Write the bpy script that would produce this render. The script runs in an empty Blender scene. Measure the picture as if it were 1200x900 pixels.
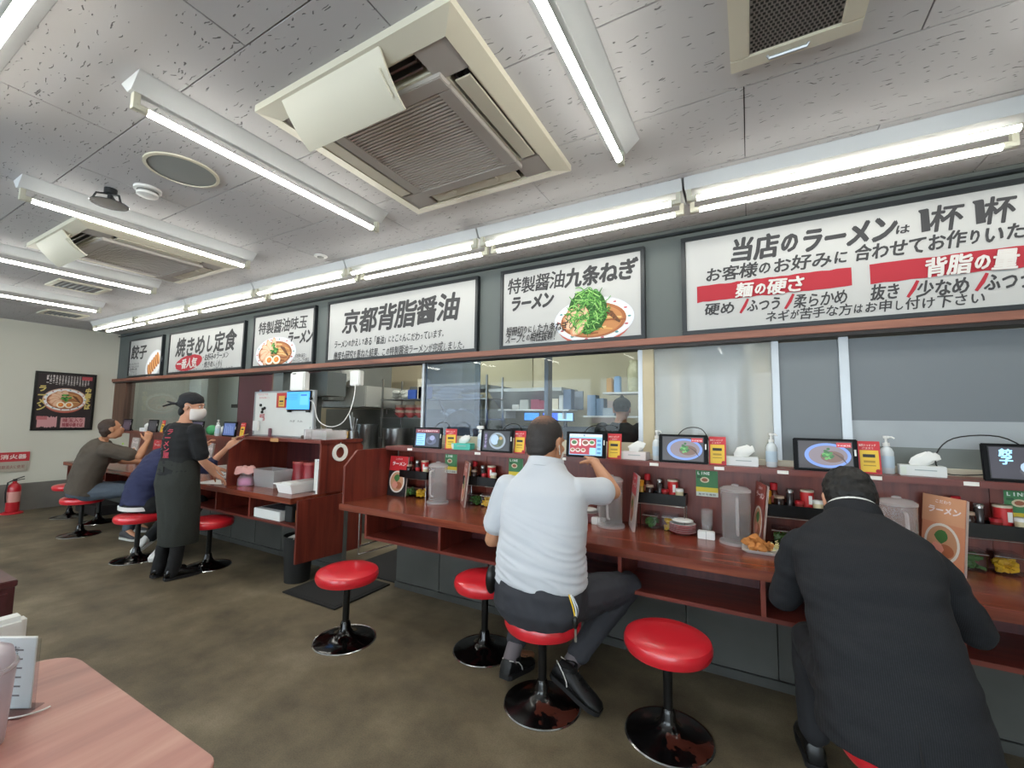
import bpy, bmesh, math, random
from mathutils import Vector as V, Matrix, noise
random.seed(7)
R = math.radians
SC = bpy.context.scene
COL = SC.collection

# ---------------------------------------------------------------- camera
F_PX = 501.745
MW = Matrix(((0.87539181, 0.02693513, 0.48266311), (0.48322767, -0.07648208, -0.87214764), (0.01342366, 0.99670707, -0.07996959)))  # rows: world axes seen by the camera
CAM = V((0, 0, 1.40))
cd = bpy.data.cameras.new('camera'); cam = bpy.data.objects.new('camera', cd); COL.objects.link(cam)
cam.matrix_world = Matrix.Translation(CAM) @ MW.to_4x4()
cd.sensor_fit = 'HORIZONTAL'; cd.sensor_width = 36; cd.lens = 36 * F_PX / 1200; cd.clip_start = 0.02; cd.clip_end = 60
SC.camera = cam
# ---------------------------------------------------------------- world, exposure
w = bpy.data.worlds.new('world'); SC.world = w; w.use_nodes = True
w.node_tree.nodes['Background'].inputs[0].default_value = (0.94, 0.97, 1, 1)
w.node_tree.nodes['Background'].inputs[1].default_value = 5.0
SC.view_settings.view_transform = 'Standard'; SC.view_settings.look = 'None'
SC.view_settings.exposure = 1.0; SC.view_settings.gamma = 1
TUBE = 19.0     # emission of the ceiling tubes

def at(px, py, z=None, Y=None, X=None):
    "the point of a real plane (z, Y or X given) that the photograph shows at a pixel"
    d = MW @ V((px - 600, 450 - py, -F_PX))
    t = (z - CAM.z) / d.z if z is not None else (Y / d.y if Y is not None else X / d.x)
    return CAM + d * t

# ---------------------------------------------------------------- materials
def new_mat(name):
    m = bpy.data.materials.new(name); m.use_nodes = True
    return m, m.node_tree, m.node_tree.nodes['Principled BSDF']
def lin(c):
    if isinstance(c, str):
        c = tuple(int(c[i:i + 2], 16) / 255 for i in (0, 2, 4))
    return tuple((x / 12.92 if x <= .04045 else ((x + .055) / 1.055) ** 2.4) for x in c[:3]) + (1,)
MC = {}
def mat(col, rough=.5, metal=0, name=None, emit=0, trans=0, spec=.5, var=0, scale=8, bump=0, coat=0, sheen=0, alpha=1, ior=1.45, stretch=(1, 1, 1)):
    key = (col, rough, metal, emit, trans, spec, var, scale, bump, coat, sheen, alpha, ior, stretch)
    if key in MC: return MC[key]
    m, nt, b = new_mat(name or 'paint_' + str(len(MC)))
    c = lin(col)
    b.inputs['Base Color'].default_value = c; b.inputs['Roughness'].default_value = rough
    b.inputs['Metallic'].default_value = metal; b.inputs['Specular IOR Level'].default_value = spec
    b.inputs['Transmission Weight'].default_value = trans; b.inputs['Coat Weight'].default_value = coat
    b.inputs['Sheen Weight'].default_value = sheen; b.inputs['Alpha'].default_value = alpha; b.inputs['IOR'].default_value = ior
    if emit:
        emit *= 1.0; spec = .2
        b.inputs['Emission Color'].default_value = c; b.inputs['Emission Strength'].default_value = emit
    L = nt.links
    if not (var or bump): var = .04
    tc = nt.nodes.new('ShaderNodeTexCoord'); mp = nt.nodes.new('ShaderNodeMapping'); mp.inputs['Scale'].default_value = stretch
    L.new(tc.outputs['Object'], mp.inputs[0])
    n = nt.nodes.new('ShaderNodeTexNoise'); n.inputs['Scale'].default_value = scale; n.inputs['Detail'].default_value = 4
    L.new(mp.outputs[0], n.inputs['Vector'])
    if var:
        mx = nt.nodes.new('ShaderNodeMix'); mx.data_type = 'RGBA'
        mx.inputs[6].default_value = tuple(x * (1 - var) for x in c[:3]) + (1,)
        mx.inputs[7].default_value = tuple(min(1, x * (1 + var)) for x in c[:3]) + (1,)
        L.new(n.outputs[0], mx.inputs[0]); L.new(mx.outputs[2], b.inputs['Base Color'])
        if emit: L.new(mx.outputs[2], b.inputs['Emission Color']); L.remove(b.inputs['Base Color'].links[0]); b.inputs['Base Color'].default_value = (.01, .01, .01, 1)
    if bump:
        bp = nt.nodes.new('ShaderNodeBump'); bp.inputs['Strength'].default_value = 1; bp.inputs['Distance'].default_value = bump
        L.new(n.outputs[0], bp.inputs['Height']); L.new(bp.outputs[0], b.inputs['Normal'])
    MC[key] = m
    return m

def wood(name, dark, mid, light, axis=0, rough=.28, scale=1.0, spec=.5):
    m, nt, b = new_mat(name); L = nt.links
    tc = nt.nodes.new('ShaderNodeTexCoord'); mp = nt.nodes.new('ShaderNodeMapping')
    s = [14 * scale] * 3; s[axis] = 1.1 * scale; mp.inputs['Scale'].default_value = s
    L.new(tc.outputs['Object'], mp.inputs[0])
    n = nt.nodes.new('ShaderNodeTexNoise'); n.inputs['Scale'].default_value = 1; n.inputs['Detail'].default_value = 5; n.inputs['Roughness'].default_value = .62
    n.inputs['Distortion'].default_value = .6
    L.new(mp.outputs[0], n.inputs['Vector'])
    cr = nt.nodes.new('ShaderNodeValToRGB'); e = cr.color_ramp.elements
    e[0].position = .3; e[0].color = lin(dark); e[1].position = .72; e[1].color = lin(light)
    k = e.new(.5); k.color = lin(mid)
    L.new(n.outputs[0], cr.inputs[0]); L.new(cr.outputs[0], b.inputs['Base Color'])
    b.inputs['Roughness'].default_value = rough; b.inputs['Specular IOR Level'].default_value = spec
    bp = nt.nodes.new('ShaderNodeBump'); bp.inputs['Distance'].default_value = .0006; L.new(n.outputs[0], bp.inputs['Height']); L.new(bp.outputs[0], b.inputs['Normal'])
    return m
WTOP = wood('worktop_wood', '54241a', '773a2a', '8f4d35', 0, .2)
WPAN = wood('panel_wood', '4c1b16', '6b2b20', '7d3829', 2, .35)
WHOR = wood('shelf_wood', '4a1b17', '682a21', '7a3628', 0, .35)
WDK = wood('dark_wood', '35141a', '4a2022', '5a2b2a', 2, .4)
WTAB = wood('table_wood', '93615a', 'ad766a', 'c08f7e', 1, .38, .55)
WPOST = wood('post_wood', '3f2a20', '5a3d2e', '6b4b3a', 2, .5)
WLEDGE = wood('ledge_wood', '6a4236', '80503f', '94604c', 0, .5)

def ceiling_mat():
    m, nt, b = new_mat('fissured_ceiling_board'); L = nt.links
    tc = nt.nodes.new('ShaderNodeTexCoord')
    geo = nt.nodes.new('ShaderNodeNewGeometry')
    mp = nt.nodes.new('ShaderNodeMapping'); mp.inputs['Scale'].default_value = (17, 105, 1)
    L.new(geo.outputs['Position'], mp.inputs[0])
    wn = nt.nodes.new('ShaderNodeTexNoise'); wn.inputs['Scale'].default_value = 16; wn.inputs['Detail'].default_value = 2
    L.new(geo.outputs['Position'], wn.inputs['Vector'])
    ad = nt.nodes.new('ShaderNodeVectorMath'); ad.operation = 'MULTIPLY_ADD'; ad.inputs[1].default_value = (2.6, 5.0, 0)
    L.new(wn.outputs[1], ad.inputs[0]); L.new(mp.outputs[0], ad.inputs[2])
    vo = nt.nodes.new('ShaderNodeTexVoronoi'); vo.inputs['Scale'].default_value = 1
    L.new(ad.outputs[0], vo.inputs['Vector'])
    th = nt.nodes.new('ShaderNodeMapRange'); th.inputs[1].default_value = .15; th.inputs[2].default_value = .24; th.inputs[3].default_value = 1; th.inputs[4].default_value = 0
    L.new(vo.outputs['Distance'], th.inputs[0])
    sep = nt.nodes.new('ShaderNodeSeparateColor'); L.new(vo.outputs['Color'], sep.inputs[0])
    gt = nt.nodes.new('ShaderNodeMath'); gt.operation = 'GREATER_THAN'; gt.inputs[1].default_value = .5; L.new(sep.outputs[0], gt.inputs[0])
    mu = nt.nodes.new('ShaderNodeMath'); mu.operation = 'MULTIPLY'; L.new(th.outputs[0], mu.inputs[0]); L.new(gt.outputs[0], mu.inputs[1])
    mx = nt.nodes.new('ShaderNodeMix'); mx.data_type = 'RGBA'; mx.inputs[7].default_value = lin('6c6b6b')
    big = nt.nodes.new('ShaderNodeTexNoise'); big.inputs['Scale'].default_value = .9; L.new(geo.outputs['Position'], big.inputs['Vector'])
    bm_ = nt.nodes.new('ShaderNodeMix'); bm_.data_type = 'RGBA'; bm_.inputs[6].default_value = lin('abaaac'); bm_.inputs[7].default_value = lin('bab9ba')
    L.new(big.outputs[0], bm_.inputs[0]); L.new(bm_.outputs[2], mx.inputs[6])
    L.new(mu.outputs[0], mx.inputs[0]); L.new(mx.outputs[2], b.inputs['Base Color'])
    b.inputs['Roughness'].default_value = .9; b.inputs['Specular IOR Level'].default_value = .2
    bp = nt.nodes.new('ShaderNodeBump'); bp.invert = True; bp.inputs['Distance'].default_value = .002; L.new(mu.outputs[0], bp.inputs['Height']); L.new(bp.outputs[0], b.inputs['Normal'])
    return m
CEIL = ceiling_mat()
def floor_mat():
    m, nt, b = new_mat('worn_floor'); L = nt.links
    geo = nt.nodes.new('ShaderNodeNewGeometry')
    n1 = nt.nodes.new('ShaderNodeTexNoise'); n1.inputs['Scale'].default_value = 1.9; n1.inputs['Detail'].default_value = 8; n1.inputs['Roughness'].default_value = .6
    n2 = nt.nodes.new('ShaderNodeTexNoise'); n2.inputs['Scale'].default_value = 160; n2.inputs['Detail'].default_value = 2
    L.new(geo.outputs['Position'], n1.inputs['Vector']); L.new(geo.outputs['Position'], n2.inputs['Vector'])
    cr = nt.nodes.new('ShaderNodeValToRGB'); e = cr.color_ramp.elements
    e[0].position = .3; e[0].color = lin('4a4236'); e[1].position = .75; e[1].color = lin('938771')
    k = e.new(.52); k.color = lin('706551')
    L.new(n1.outputs[0], cr.inputs[0])
    mx = nt.nodes.new('ShaderNodeMix'); mx.data_type = 'RGBA'; mx.blend_type = 'MULTIPLY'; mx.inputs[0].default_value = .45
    cr2 = nt.nodes.new('ShaderNodeValToRGB'); cr2.color_ramp.elements[0].position = .3; cr2.color_ramp.elements[0].color = (.45, .45, .45, 1); cr2.color_ramp.elements[1].position = .6
    L.new(n2.outputs[0], cr2.inputs[0]); L.new(cr.outputs[0], mx.inputs[6]); L.new(cr2.outputs[0], mx.inputs[7]); L.new(mx.outputs[2], b.inputs['Base Color'])
    b.inputs['Roughness'].default_value = .55; b.inputs['Specular IOR Level'].default_value = .35
    bp = nt.nodes.new('ShaderNodeBump'); bp.inputs['Distance'].default_value = .0008; L.new(n2.outputs[0], bp.inputs['Height']); L.new(bp.outputs[0], b.inputs['Normal'])
    return m
FLOOR = floor_mat()
def glass_mat(name, tint, refl, film=0.0, filmcol='dfe3e6'):
    "thin pane: clear plus a Fresnel reflection, optionally with a milky film"
    m, nt, b = new_mat(name); L = nt.links
    out = nt.nodes['Material Output']
    tr = nt.nodes.new('ShaderNodeBsdfTransparent'); tr.inputs[0].default_value = lin(tint)
    gl = nt.nodes.new('ShaderNodeBsdfGlossy'); gl.inputs['Roughness'].default_value = .02
    fr = nt.nodes.new('ShaderNodeFresnel'); fr.inputs[0].default_value = refl
    gg = nt.nodes.new('ShaderNodeNewGeometry'); sb = nt.nodes.new('ShaderNodeMath'); sb.operation = 'SUBTRACT'; sb.use_clamp = True; L.new(fr.outputs[0], sb.inputs[0]); L.new(gg.outputs['Backfacing'], sb.inputs[1])
    mx = nt.nodes.new('ShaderNodeMixShader'); L.new(sb.outputs[0], mx.inputs[0]); L.new(gl.outputs[0], mx.inputs[2])
    if film:
        df = nt.nodes.new('ShaderNodeBsdfDiffuse'); df.inputs[0].default_value = lin(filmcol)
        tl = nt.nodes.new('ShaderNodeBsdfTranslucent'); tl.inputs[0].default_value = lin(filmcol)
        m1 = nt.nodes.new('ShaderNodeMixShader'); m1.inputs[0].default_value = .5; L.new(df.outputs[0], m1.inputs[1]); L.new(tl.outputs[0], m1.inputs[2])
        m2 = nt.nodes.new('ShaderNodeMixShader'); m2.inputs[0].default_value = film; L.new(tr.outputs[0], m2.inputs[1]); L.new(m1.outputs[0], m2.inputs[2])
        L.new(m2.outputs[0], mx.inputs[1])
    else: L.new(tr.outputs[0], mx.inputs[1])
    L.new(mx.outputs[0], out.inputs[0]); nt.nodes.remove(b)
    return m
GLASS = glass_mat('window_glass', 'eaf0f3', 1.3)
GLASSB = glass_mat('blue_reflection_glass', 'bccadb', 1.45, .10, 'a4b2c8')  # bluish reflection of the room painted into the tint and film
FROST = glass_mat('frosted_film', 'ffffff', 1.3, .36, 'dde2e4')
CLEAR = glass_mat('clear_plastic', 'eef0f2', 1.45)
MILKY = glass_mat('milky_plastic', 'ffffff', 1.45, .42, 'e6e2e4')

WHITE = mat('d9d9d6', .45); WHITEG = mat('e6e6e4', .25); BLACK = mat('0d0d0e', .35); BLACKM = mat('161616', .7)
CHROME = mat('c9c9c9', .18, 1); STEEL = mat('9a9b9b', .32, 1, var=.1, scale=3); ALU = mat('a2a5a8', .35, .5)
REDV = mat('d0232f', .3, var=.03, spec=.6, coat=.3); PAPER = mat('e4e2dc', .8); INK = mat('3a3a3c', .8); INK2 = mat('2c2b2e', .8)
RED = mat('c4202c', .5); REDP = mat('9c2632', .8); YEL = mat('e3b92a', .6); CREAM = mat('b7ab90', .75, var=.08)
GREEN = mat('3f6a2c', .7, var=.35, scale=60); YELP = mat('d8a81c', .5, var=.2, scale=60)
CYL = 14
# ---------------------------------------------------------------- mesh builder
class MB:
    def __init__(s): s.v = []; s.f = []; s.mi = []; s.ms = []; s.cur = 0
    def use(s, m):
        if m not in s.ms: s.ms.append(m)
        s.cur = s.ms.index(m); return s
    def add(s, vs, fs):
        o = len(s.v); s.v += [V(p) for p in vs]; s.f += [[i + o for i in f] for f in fs]; s.mi += [s.cur] * len(fs); return s
    def box(s, x0, x1, y0, y1, z0, z1):
        x0, x1 = sorted((x0, x1)); y0, y1 = sorted((y0, y1)); z0, z1 = sorted((z0, z1))
        return s.add([(x, y, z) for z in (z0, z1) for y in (y0, y1) for x in (x0, x1)],
                     [(0, 2, 3, 1), (4, 5, 7, 6), (0, 1, 5, 4), (2, 6, 7, 3), (0, 4, 6, 2), (1, 3, 7, 5)])
    def obox(s, c, u, v_, n, a, b, d):
        "box centred c with half sizes a,b,d on axes u,v,n"
        c, u, v_, n = V(c), V(u), V(v_), V(n)
        return s.add([c + u * (a * i) + v_ * (b * j) + n * (d * k) for k in (-1, 1) for j in (-1, 1) for i in (-1, 1)],
                     [(0, 2, 3, 1), (4, 5, 7, 6), (0, 1, 5, 4), (2, 6, 7, 3), (0, 4, 6, 2), (1, 3, 7, 5)])
    def prism(s, pts, axis, a, b):
        "pts: 2D outline in the plane across axis"
        def mk(p, t): return {0: (t, p[0], p[1]), 1: (p[0], t, p[1]), 2: (p[0], p[1], t)}[axis]
        n = len(pts); vs = [mk(p, a) for p in pts] + [mk(p, b) for p in pts]
        fs = [list(range(n))[::-1], list(range(n, 2 * n))] + [(i, (i + 1) % n, n + (i + 1) % n, n + i) for i in range(n)]
        return s.add(vs, fs)
    def rings(s, rs, closed=True, caps=True):
        n = len(rs[0]); vs = [p for r in rs for p in r]; fs = []
        for k in range(len(rs) - 1):
            for i in range(n if closed else n - 1):
                j = (i + 1) % n; fs.append((k * n + i, k * n + j, (k + 1) * n + j, (k + 1) * n + i))
        if caps: fs += [list(range(n))[::-1], [(len(rs) - 1) * n + i for i in range(n)]]
        return s.add(vs, fs)
    def lathe(s, prof, c=(0, 0, 0), n=20, ax='z', caps=True, sx=1, sy=1):
        c = V(c); rs = []
        for r, z in prof:
            ring = []
            for i in range(n):
                a = 2 * math.pi * i / n; p = (r * math.cos(a) * sx, r * math.sin(a) * sy, z)
                if ax == 'y': p = (p[0], p[2], -p[1])
                if ax == 'x': p = (p[2], p[0], p[1])
                ring.append(c + V(p))
            rs.append(ring)
        return s.rings(rs, caps=caps)
    def tube(s, pts, r, n=8, caps=True):
        pts = [V(p) for p in pts]; rs = []; rr = r if isinstance(r, (list, tuple)) else [r] * len(pts)
        t0 = (pts[1] - pts[0]).normalized(); up = V((0, 0, 1)) if abs(t0.z) < .9 else V((1, 0, 0))
        s0 = t0.cross(up).normalized()
        for k, p in enumerate(pts):
            t = (pts[min(k + 1, len(pts) - 1)] - pts[max(k - 1, 0)]).normalized()
            s0 = (s0 - t * s0.dot(t)).normalized(); b = t.cross(s0)
            rs.append([p + (s0 * math.cos(2 * math.pi * i / n) + b * math.sin(2 * math.pi * i / n)) * rr[k] for i in range(n)])
        return s.rings(rs, caps=caps)
    def ell(s, c, r, n=14, m=9, M=None):
        c = V(c); rs = []
        for k in range(1, m):
            th = math.pi * k / m; ring = []
            for i in range(n):
                a = 2 * math.pi * i / n; p = V((r[0] * math.sin(th) * math.cos(a), r[1] * math.sin(th) * math.sin(a), -r[2] * math.cos(th)))
                ring.append(c + (M @ p if M else p))
            rs.append(ring)
        o = len(s.v); s.rings(rs, caps=False); lo = V((0, 0, -r[2])); hi = V((0, 0, r[2]))
        s.v += [c + (M @ lo if M else lo), c + (M @ hi if M else hi)]
        q = o + (m - 2) * n
        for i in range(n):
            s.f.append([o + (i + 1) % n, o + i, len(s.v) - 2]); s.f.append([q + i, q + (i + 1) % n, len(s.v) - 1]); s.mi += [s.cur] * 2
        return s
    def mesh(s, name, off=V((0, 0, 0)), smooth=False, bevel=0):
        me = bpy.data.meshes.new(name)
        me.from_pydata([p - off for p in s.v], [], s.f)
        for m in s.ms: me.materials.append(m)
        me.polygons.foreach_set('material_index', s.mi)
        bm = bmesh.new(); bm.from_mesh(me)
        bmesh.ops.recalc_face_normals(bm, faces=bm.faces)
        if bevel:
            ed = [e for e in bm.edges if e.is_manifold and e.calc_face_angle(0) > .6]
            bmesh.ops.bevel(bm, geom=ed, offset=bevel, segments=2, affect='EDGES', clamp_overlap=True)
        bm.to_mesh(me); bm.free()
        if smooth:
            me.polygons.foreach_set('use_smooth', [True] * len(me.polygons))
            if hasattr(me, 'set_sharp_from_angle'): me.set_sharp_from_angle(angle=R(smooth if smooth is not True else 40))
        me.update(); return me
    def build(s, name, m=None, parent=None, smooth=False, bevel=0):
        if m is not None and not s.ms: s.ms = [m]
        off = wloc(parent) if parent else V((0, 0, 0))
        o = bpy.data.objects.new(name, s.mesh(name, off, smooth, bevel)); COL.objects.link(o)
        if parent: o.parent = parent
        return o
def xf(mb, M):
    for i in range(len(mb.v)): mb.v[i] = M @ mb.v[i]
    return mb
def wloc(o):
    p = V((0, 0, 0))
    while o: p += o.location; o = o.parent
    return p
def B(*a): return MB().box(*a)
def tag(o, label, cat, group=None, kind=None):
    if label: o['label'] = label
    if cat: o['category'] = cat
    if group: o['group'] = group
    if kind: o['kind'] = kind
    return o
def thing(name, label, cat, loc=(0, 0, 0), group=None):
    o = bpy.data.objects.new(name, None); COL.objects.link(o); o.location = loc; o.empty_display_size = .05
    return tag(o, label, cat, group)
KIDS = {}
def kids(o): return [c for c in COL.objects if c.parent == o]
def copy_tree(o, loc, label, rz=None, group=None, ks=None):
    c = o.copy(); COL.objects.link(c); c.location = loc; c['label'] = label
    if rz is not None: c.rotation_euler.z = rz
    if group: c['group'] = group
    for k in (ks if ks is not None else o.children):
        d = k.copy(); COL.objects.link(d); d.parent = c
        for g in k.children:
            e = g.copy(); COL.objects.link(e); e.parent = d
    return c
def struct(name, mb, m, parent=None, **k):
    o = mb.build(name, m, parent, **k)
    if not parent: o['kind'] = 'structure'
    return o
# ---------------------------------------------------------------- flat print
GL = {}
def glyph(ch, bold):
    key = ch
    if key not in GL:
        cu = bpy.data.curves.new('t', 'FONT'); cu.body = ch; cu.size = 1; cu.resolution_u = 2; cu.fill_mode = 'FRONT'
        ob = bpy.data.objects.new('t', cu); me = ob.to_mesh()
        vs = [(v.co.x, v.co.y) for v in me.vertices]; fs = [list(p.vertices) for p in me.polygons]
        ob.to_mesh_clear(); bpy.data.objects.remove(ob); bpy.data.curves.remove(cu)
        GL[key] = (vs, fs)
    return GL[key]
class Print(MB):
    "flat print on a sheet: origin o, axes u (right) and v (up)"
    def __init__(s, o, u=(1, 0, 0), v=(0, 0, 1), lift=.0008):
        super().__init__(); s.o = V(o); s.u = V(u).normalized(); s.w = V(v).normalized(); s.n = s.u.cross(s.w); s.lift = lift; s.k = 0; s.rs = random.Random(3)
    def P(s, a, b): return s.o + s.u * a + s.w * b + s.n * (s.lift * (1 + s.k * .35))
    def poly(s, m, pts):
        s.use(m); s.k += 1; return s.add([s.P(*p) for p in pts], [list(range(len(pts)))])
    def rect(s, m, x0, x1, y0, y1, rough=0):
        if not rough: return s.poly(m, [(x0, y0), (x1, y0), (x1, y1), (x0, y1)])
        n = 24; r = s.rs
        top = [(x0 + (x1 - x0) * i / n, y1 + r.uniform(-1, 1) * rough) for i in range(n + 1)][::-1]
        return s.poly(m, [(x0 + (x1 - x0) * i / n, y0 + r.uniform(-1, 1) * rough) for i in range(n + 1)] + top)
    def oval(s, m, cx, cy, rx, ry, rot=0, n=24, a0=0, a1=360, jit=0):
        c, q = math.cos(rot), math.sin(rot); pts = []
        for i in range(n if a1 - a0 >= 360 else n + 1):
            a = R(a0 + (a1 - a0) * i / n); k = 1 + s.rs.uniform(-jit, jit); x, y = rx * math.cos(a) * k, ry * math.sin(a) * k
            pts.append((cx + x * c - y * q, cy + x * q + y * c))
        return s.poly(m, pts)
    def stroke(s, m, pts, wd):
        s.use(m); s.k += .25; vs = []; n = len(pts)
        for i, p in enumerate(pts):
            a = V(pts[max(i - 1, 0)]); b = V(pts[min(i + 1, n - 1)]); t = (b - a); t = t.normalized() if t.length else V((1, 0))
            q = V((-t.y, t.x)) * wd * (.5 + .5 * math.sin(math.pi * (i + .5) / n)); vs += [s.P(p[0] + q.x, p[1] + q.y), s.P(p[0] - q.x, p[1] - q.y)]
        return s.add(vs, [(2 * i, 2 * i + 1, 2 * i + 3, 2 * i + 2) for i in range(n - 1)])
    def text(s, m, string, x0, x1, y0, y1, bold=.02, jit=0, vert=False):
        s.use(m); s.k += .3; chars = [c for c in string]; N = len(chars)
        def wt(c): return .55 if ord(c) < 0x2000 and c != ' ' else (.35 if c == ' ' else (.8 if c in 'のはにをがでとりしっょ、。・' else 1))
        tot = sum(wt(c) for c in chars); acc = 0
        for c in chars:
            wc = wt(c)
            if vert: ax0, ax1 = x0, x1; ay1 = y1 - (y1 - y0) * acc / tot; ay0 = y1 - (y1 - y0) * (acc + wc) / tot
            else: ax0 = x0 + (x1 - x0) * acc / tot; ax1 = x0 + (x1 - x0) * (acc + wc) / tot; ay0, ay1 = y0, y1
            acc += wc
            if c == ' ': continue
            vs, fs = glyph(c, bold)
            if not vs: continue
            cj = ord(c) >= 0x2000
            mid = (min(v[0] for v in vs) + max(v[0] for v in vs)) / 2; gx0, gx1 = (0.0, 1.0) if cj else (mid - .36, mid + .36)
            gy0, gy1 = (-.1, .86) if cj else (-.02, .74)
            r = s.rs; ra = r.uniform(-jit, jit) * .5; k = 1 + r.uniform(-.3, 1) * jit; dy = r.uniform(-jit, jit) * .35 * (ay1 - ay0)
            if wc == .8 and jit: k *= .82
            cw, chh = ax1 - ax0, ay1 - ay0
            offs = [(0, 0)] if bold < .004 else [(bold * math.cos(q * math.pi / 3), bold * math.sin(q * math.pi / 3)) for q in range(6)] + [(0, 0)]
            for lf, (ox, oy) in enumerate(offs):
                out = []; lf *= .00012
                for x, y in vs:
                    a = ((x - gx0) / (gx1 - gx0) - .5) * cw * .96 * k + ox * chh; b = ((y - gy0) / (gy1 - gy0) - .5) * chh * k + oy * chh
                    a, b = a * math.cos(ra) - b * math.sin(ra) + (b * .12 if jit else 0), a * math.sin(ra) + b * math.cos(ra)
                    out.append(s.P((ax0 + ax1) / 2 + a, (ay0 + ay1) / 2 + b + dy) + s.n * lf)
                s.add(out, fs)
        return s
    def mesh(s, name, off=V((0, 0, 0)), smooth=False, bevel=0):
        me = bpy.data.meshes.new(name); me.from_pydata([p - off for p in s.v], [], s.f)
        for m in s.ms: me.materials.append(m)
        me.polygons.foreach_set('material_index', s.mi)
        # print faces look toward n
        fl = [p.index for p in me.polygons if p.normal.dot(s.n) < 0]
        if fl:
            bm = bmesh.new(); bm.from_mesh(me); bm.faces.ensure_lookup_table()
            bmesh.ops.reverse_faces(bm, faces=[bm.faces[i] for i in fl]); bm.to_mesh(me); bm.free()
        return me
# ================================================================ STRUCTURE
XL, XR, YB, YW, ZC = -9.1, 3.0, -3.5, 3.0, 2.70
KY = 5.6     # kitchen back wall
PLASTER = mat('c6c3b6', .85, var=.04, scale=2); GWALL = mat('585e5d', .75, var=.05, scale=3)
struct('floor', B(XL, XR, YB, KY, -.05, 0), FLOOR)
struct('wall_left', B(XL - .1, XL, YB, KY, 0, ZC + .03), PLASTER)
struct('wall_right', B(XR, XR + .1, YB, KY, 0, ZC + .03), PLASTER)
wb_ = MB().box(XL, XR, YB - .1, YB, 0, .8).box(XL, XR, YB - .1, YB, 2.35, ZC + .03)  # unseen openings added in this wall to let in sky light
for x in (XL, -6.2, -3.2, -.2, XR - .2): wb_.box(x, x + .2, YB - .1, YB, .8, 2.35)
struct('wall_back', wb_, PLASTER)
for i, x in enumerate((XL, -6.2, -3.2, -.2)): struct('window_%d' % (20 + i), B(x + .2, [-6.2, -3.2, -.2, XR - .2][i], YB - .06, YB - .05, .8, 2.35), GLASS)  # glazing of the added openings, sky light raises the ambient level
kb = struct('wall_kitchen', B(XL, XR, KY, KY + .1, 0, ZC + .03), mat('bdb49a', .7, var=.04, scale=2))
WAIN = mat('6d6963', .7, var=.25, scale=5)
bb = struct('baseboard_left', B(XL, XL + .012, YB, 2.76, 0, .385), WAIN)
ce = struct('ceiling', B(XL, XR, YB, KY, ZC + .014, ZC + .05), mat('30302f', .9))
TM = {}
TW, TH = 1.03, .515
def clip_tile(x0, x1, y0, y1):
    x0, x1, y0, y1 = max(x0, XL), min(x1, XR), max(y0, YB), min(y1, YW)
    if x1 - x0 < .03 or y1 - y0 < .03: return
    k = (round(x1 - x0, 3), round(y1 - y0, 3))
    if k not in TM:
        TM[k] = MB().use(CEIL).box(.0018, k[0] - .0018, .0018, k[1] - .0018, 0, .012).mesh('ceiling_tile', bevel=.0015)
    o = bpy.data.objects.new('ceiling_tile', TM[k]); COL.objects.link(o); o.location = (x0, y0, ZC); o.parent = ce
for j in range(-9, 5):
    y0 = .775 + (j) * TH; off = .017 if j % 2 == 0 else .535
    for i in range(-10, 4): clip_tile(off + i * TW, off + (i + 1) * TW, y0, y0 + TH)
struct('ceiling_kitchen', B(XL, XR, YW + .1, KY, ZC - .12, ZC), mat('a8a8a4', .9))
# bulkhead over the pass, metal drip edge, ledge
bh = struct('wall_bulkhead', B(XL, XR, YW, YW + .1, 1.95, ZC), GWALL)
struct('trim_1', B(XL, XR, YW - .03, YW, ZC - .05, ZC - .035), mat('20262b', .4))
struct('trim_2', B(XL, XR, 2.935, YW + .1, 1.905, 1.95), WLEDGE, bevel=.003)
struct('trim_3', B(XL, XR, 2.95, YW + .08, 1.885, 1.905), mat('2b2421', .5))
# kick wall under the counters, faced with dark panels
SLATE = mat('4a4b48', .5, var=.3, scale=4, bump=.001); SLATE2 = mat('414240', .5, var=.3, scale=4)
kw = struct('wall_kick', B(XL, -3.6, 2.80, 2.98, 0, .668), mat('2b2a29', .8))
kw2 = struct('wall_kick', B(-2.60, XR, 2.80, 2.98, 0, .668), mat('2b2a29', .8))
tm = MB().use(SLATE).box(.002, .448, 0, .045, .05, .66).mesh('wall_panel', bevel=.002)
tmb = MB().use(SLATE2).box(.0, .45, -.012, .05, 0, .048).mesh('wall_skirting', bevel=.002)
for par, a, b in ((kw, XL, -3.65), (kw2, -2.60, XR - .3)):
    x = a
    while x < b:
        for me in (tm, tmb):
            o = bpy.data.objects.new(me.name.split('.')[0], me); COL.objects.link(o); o.location = (x, 2.752, 0); o.parent = par
        x += .45
# ---- glazing line on Y = YW
def post(n, x0, x1, z0, z1, m, y0=YW, y1=YW + .05): return struct('trim_%d' % n, B(x0, x1, y0, y1, z0, z1), m, bevel=.002)
ZT = 1.885
struct('wall_post', B(XL, XL + .42, YW - .02, YW + .1, 1.12, ZT), WPOST)
post(4, -4.86, -4.80, 1.12, ZT, WPOST); post(5, -2.60, -2.572, 1.12, ZT, ALU); post(6, -.665, -.635, 1.12, ZT, ALU)
post(7, -.635, -.56, 1.12, ZT, CREAM); post(8, .128, .165, 1.12, ZT, ALU); post(9, .455, .50, 1.16, ZT, ALU)
struct('trim_10', B(-2.60, XR, YW - .03, YW + .06, 1.12, 1.175), mat('bdb7a6', .6))
struct('wall_low', B(-2.572, -.665, YW + .005, YW + .04, 1.175, 1.243), mat('b9b29c', .6, var=.05))
def pane(n, x0, x1, z0, z1, m, y=YW + .02, t=.006):
    wn = struct('window_%d' % n, B(x0, x1, y, y + t, z0, z1), m); return wn
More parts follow.
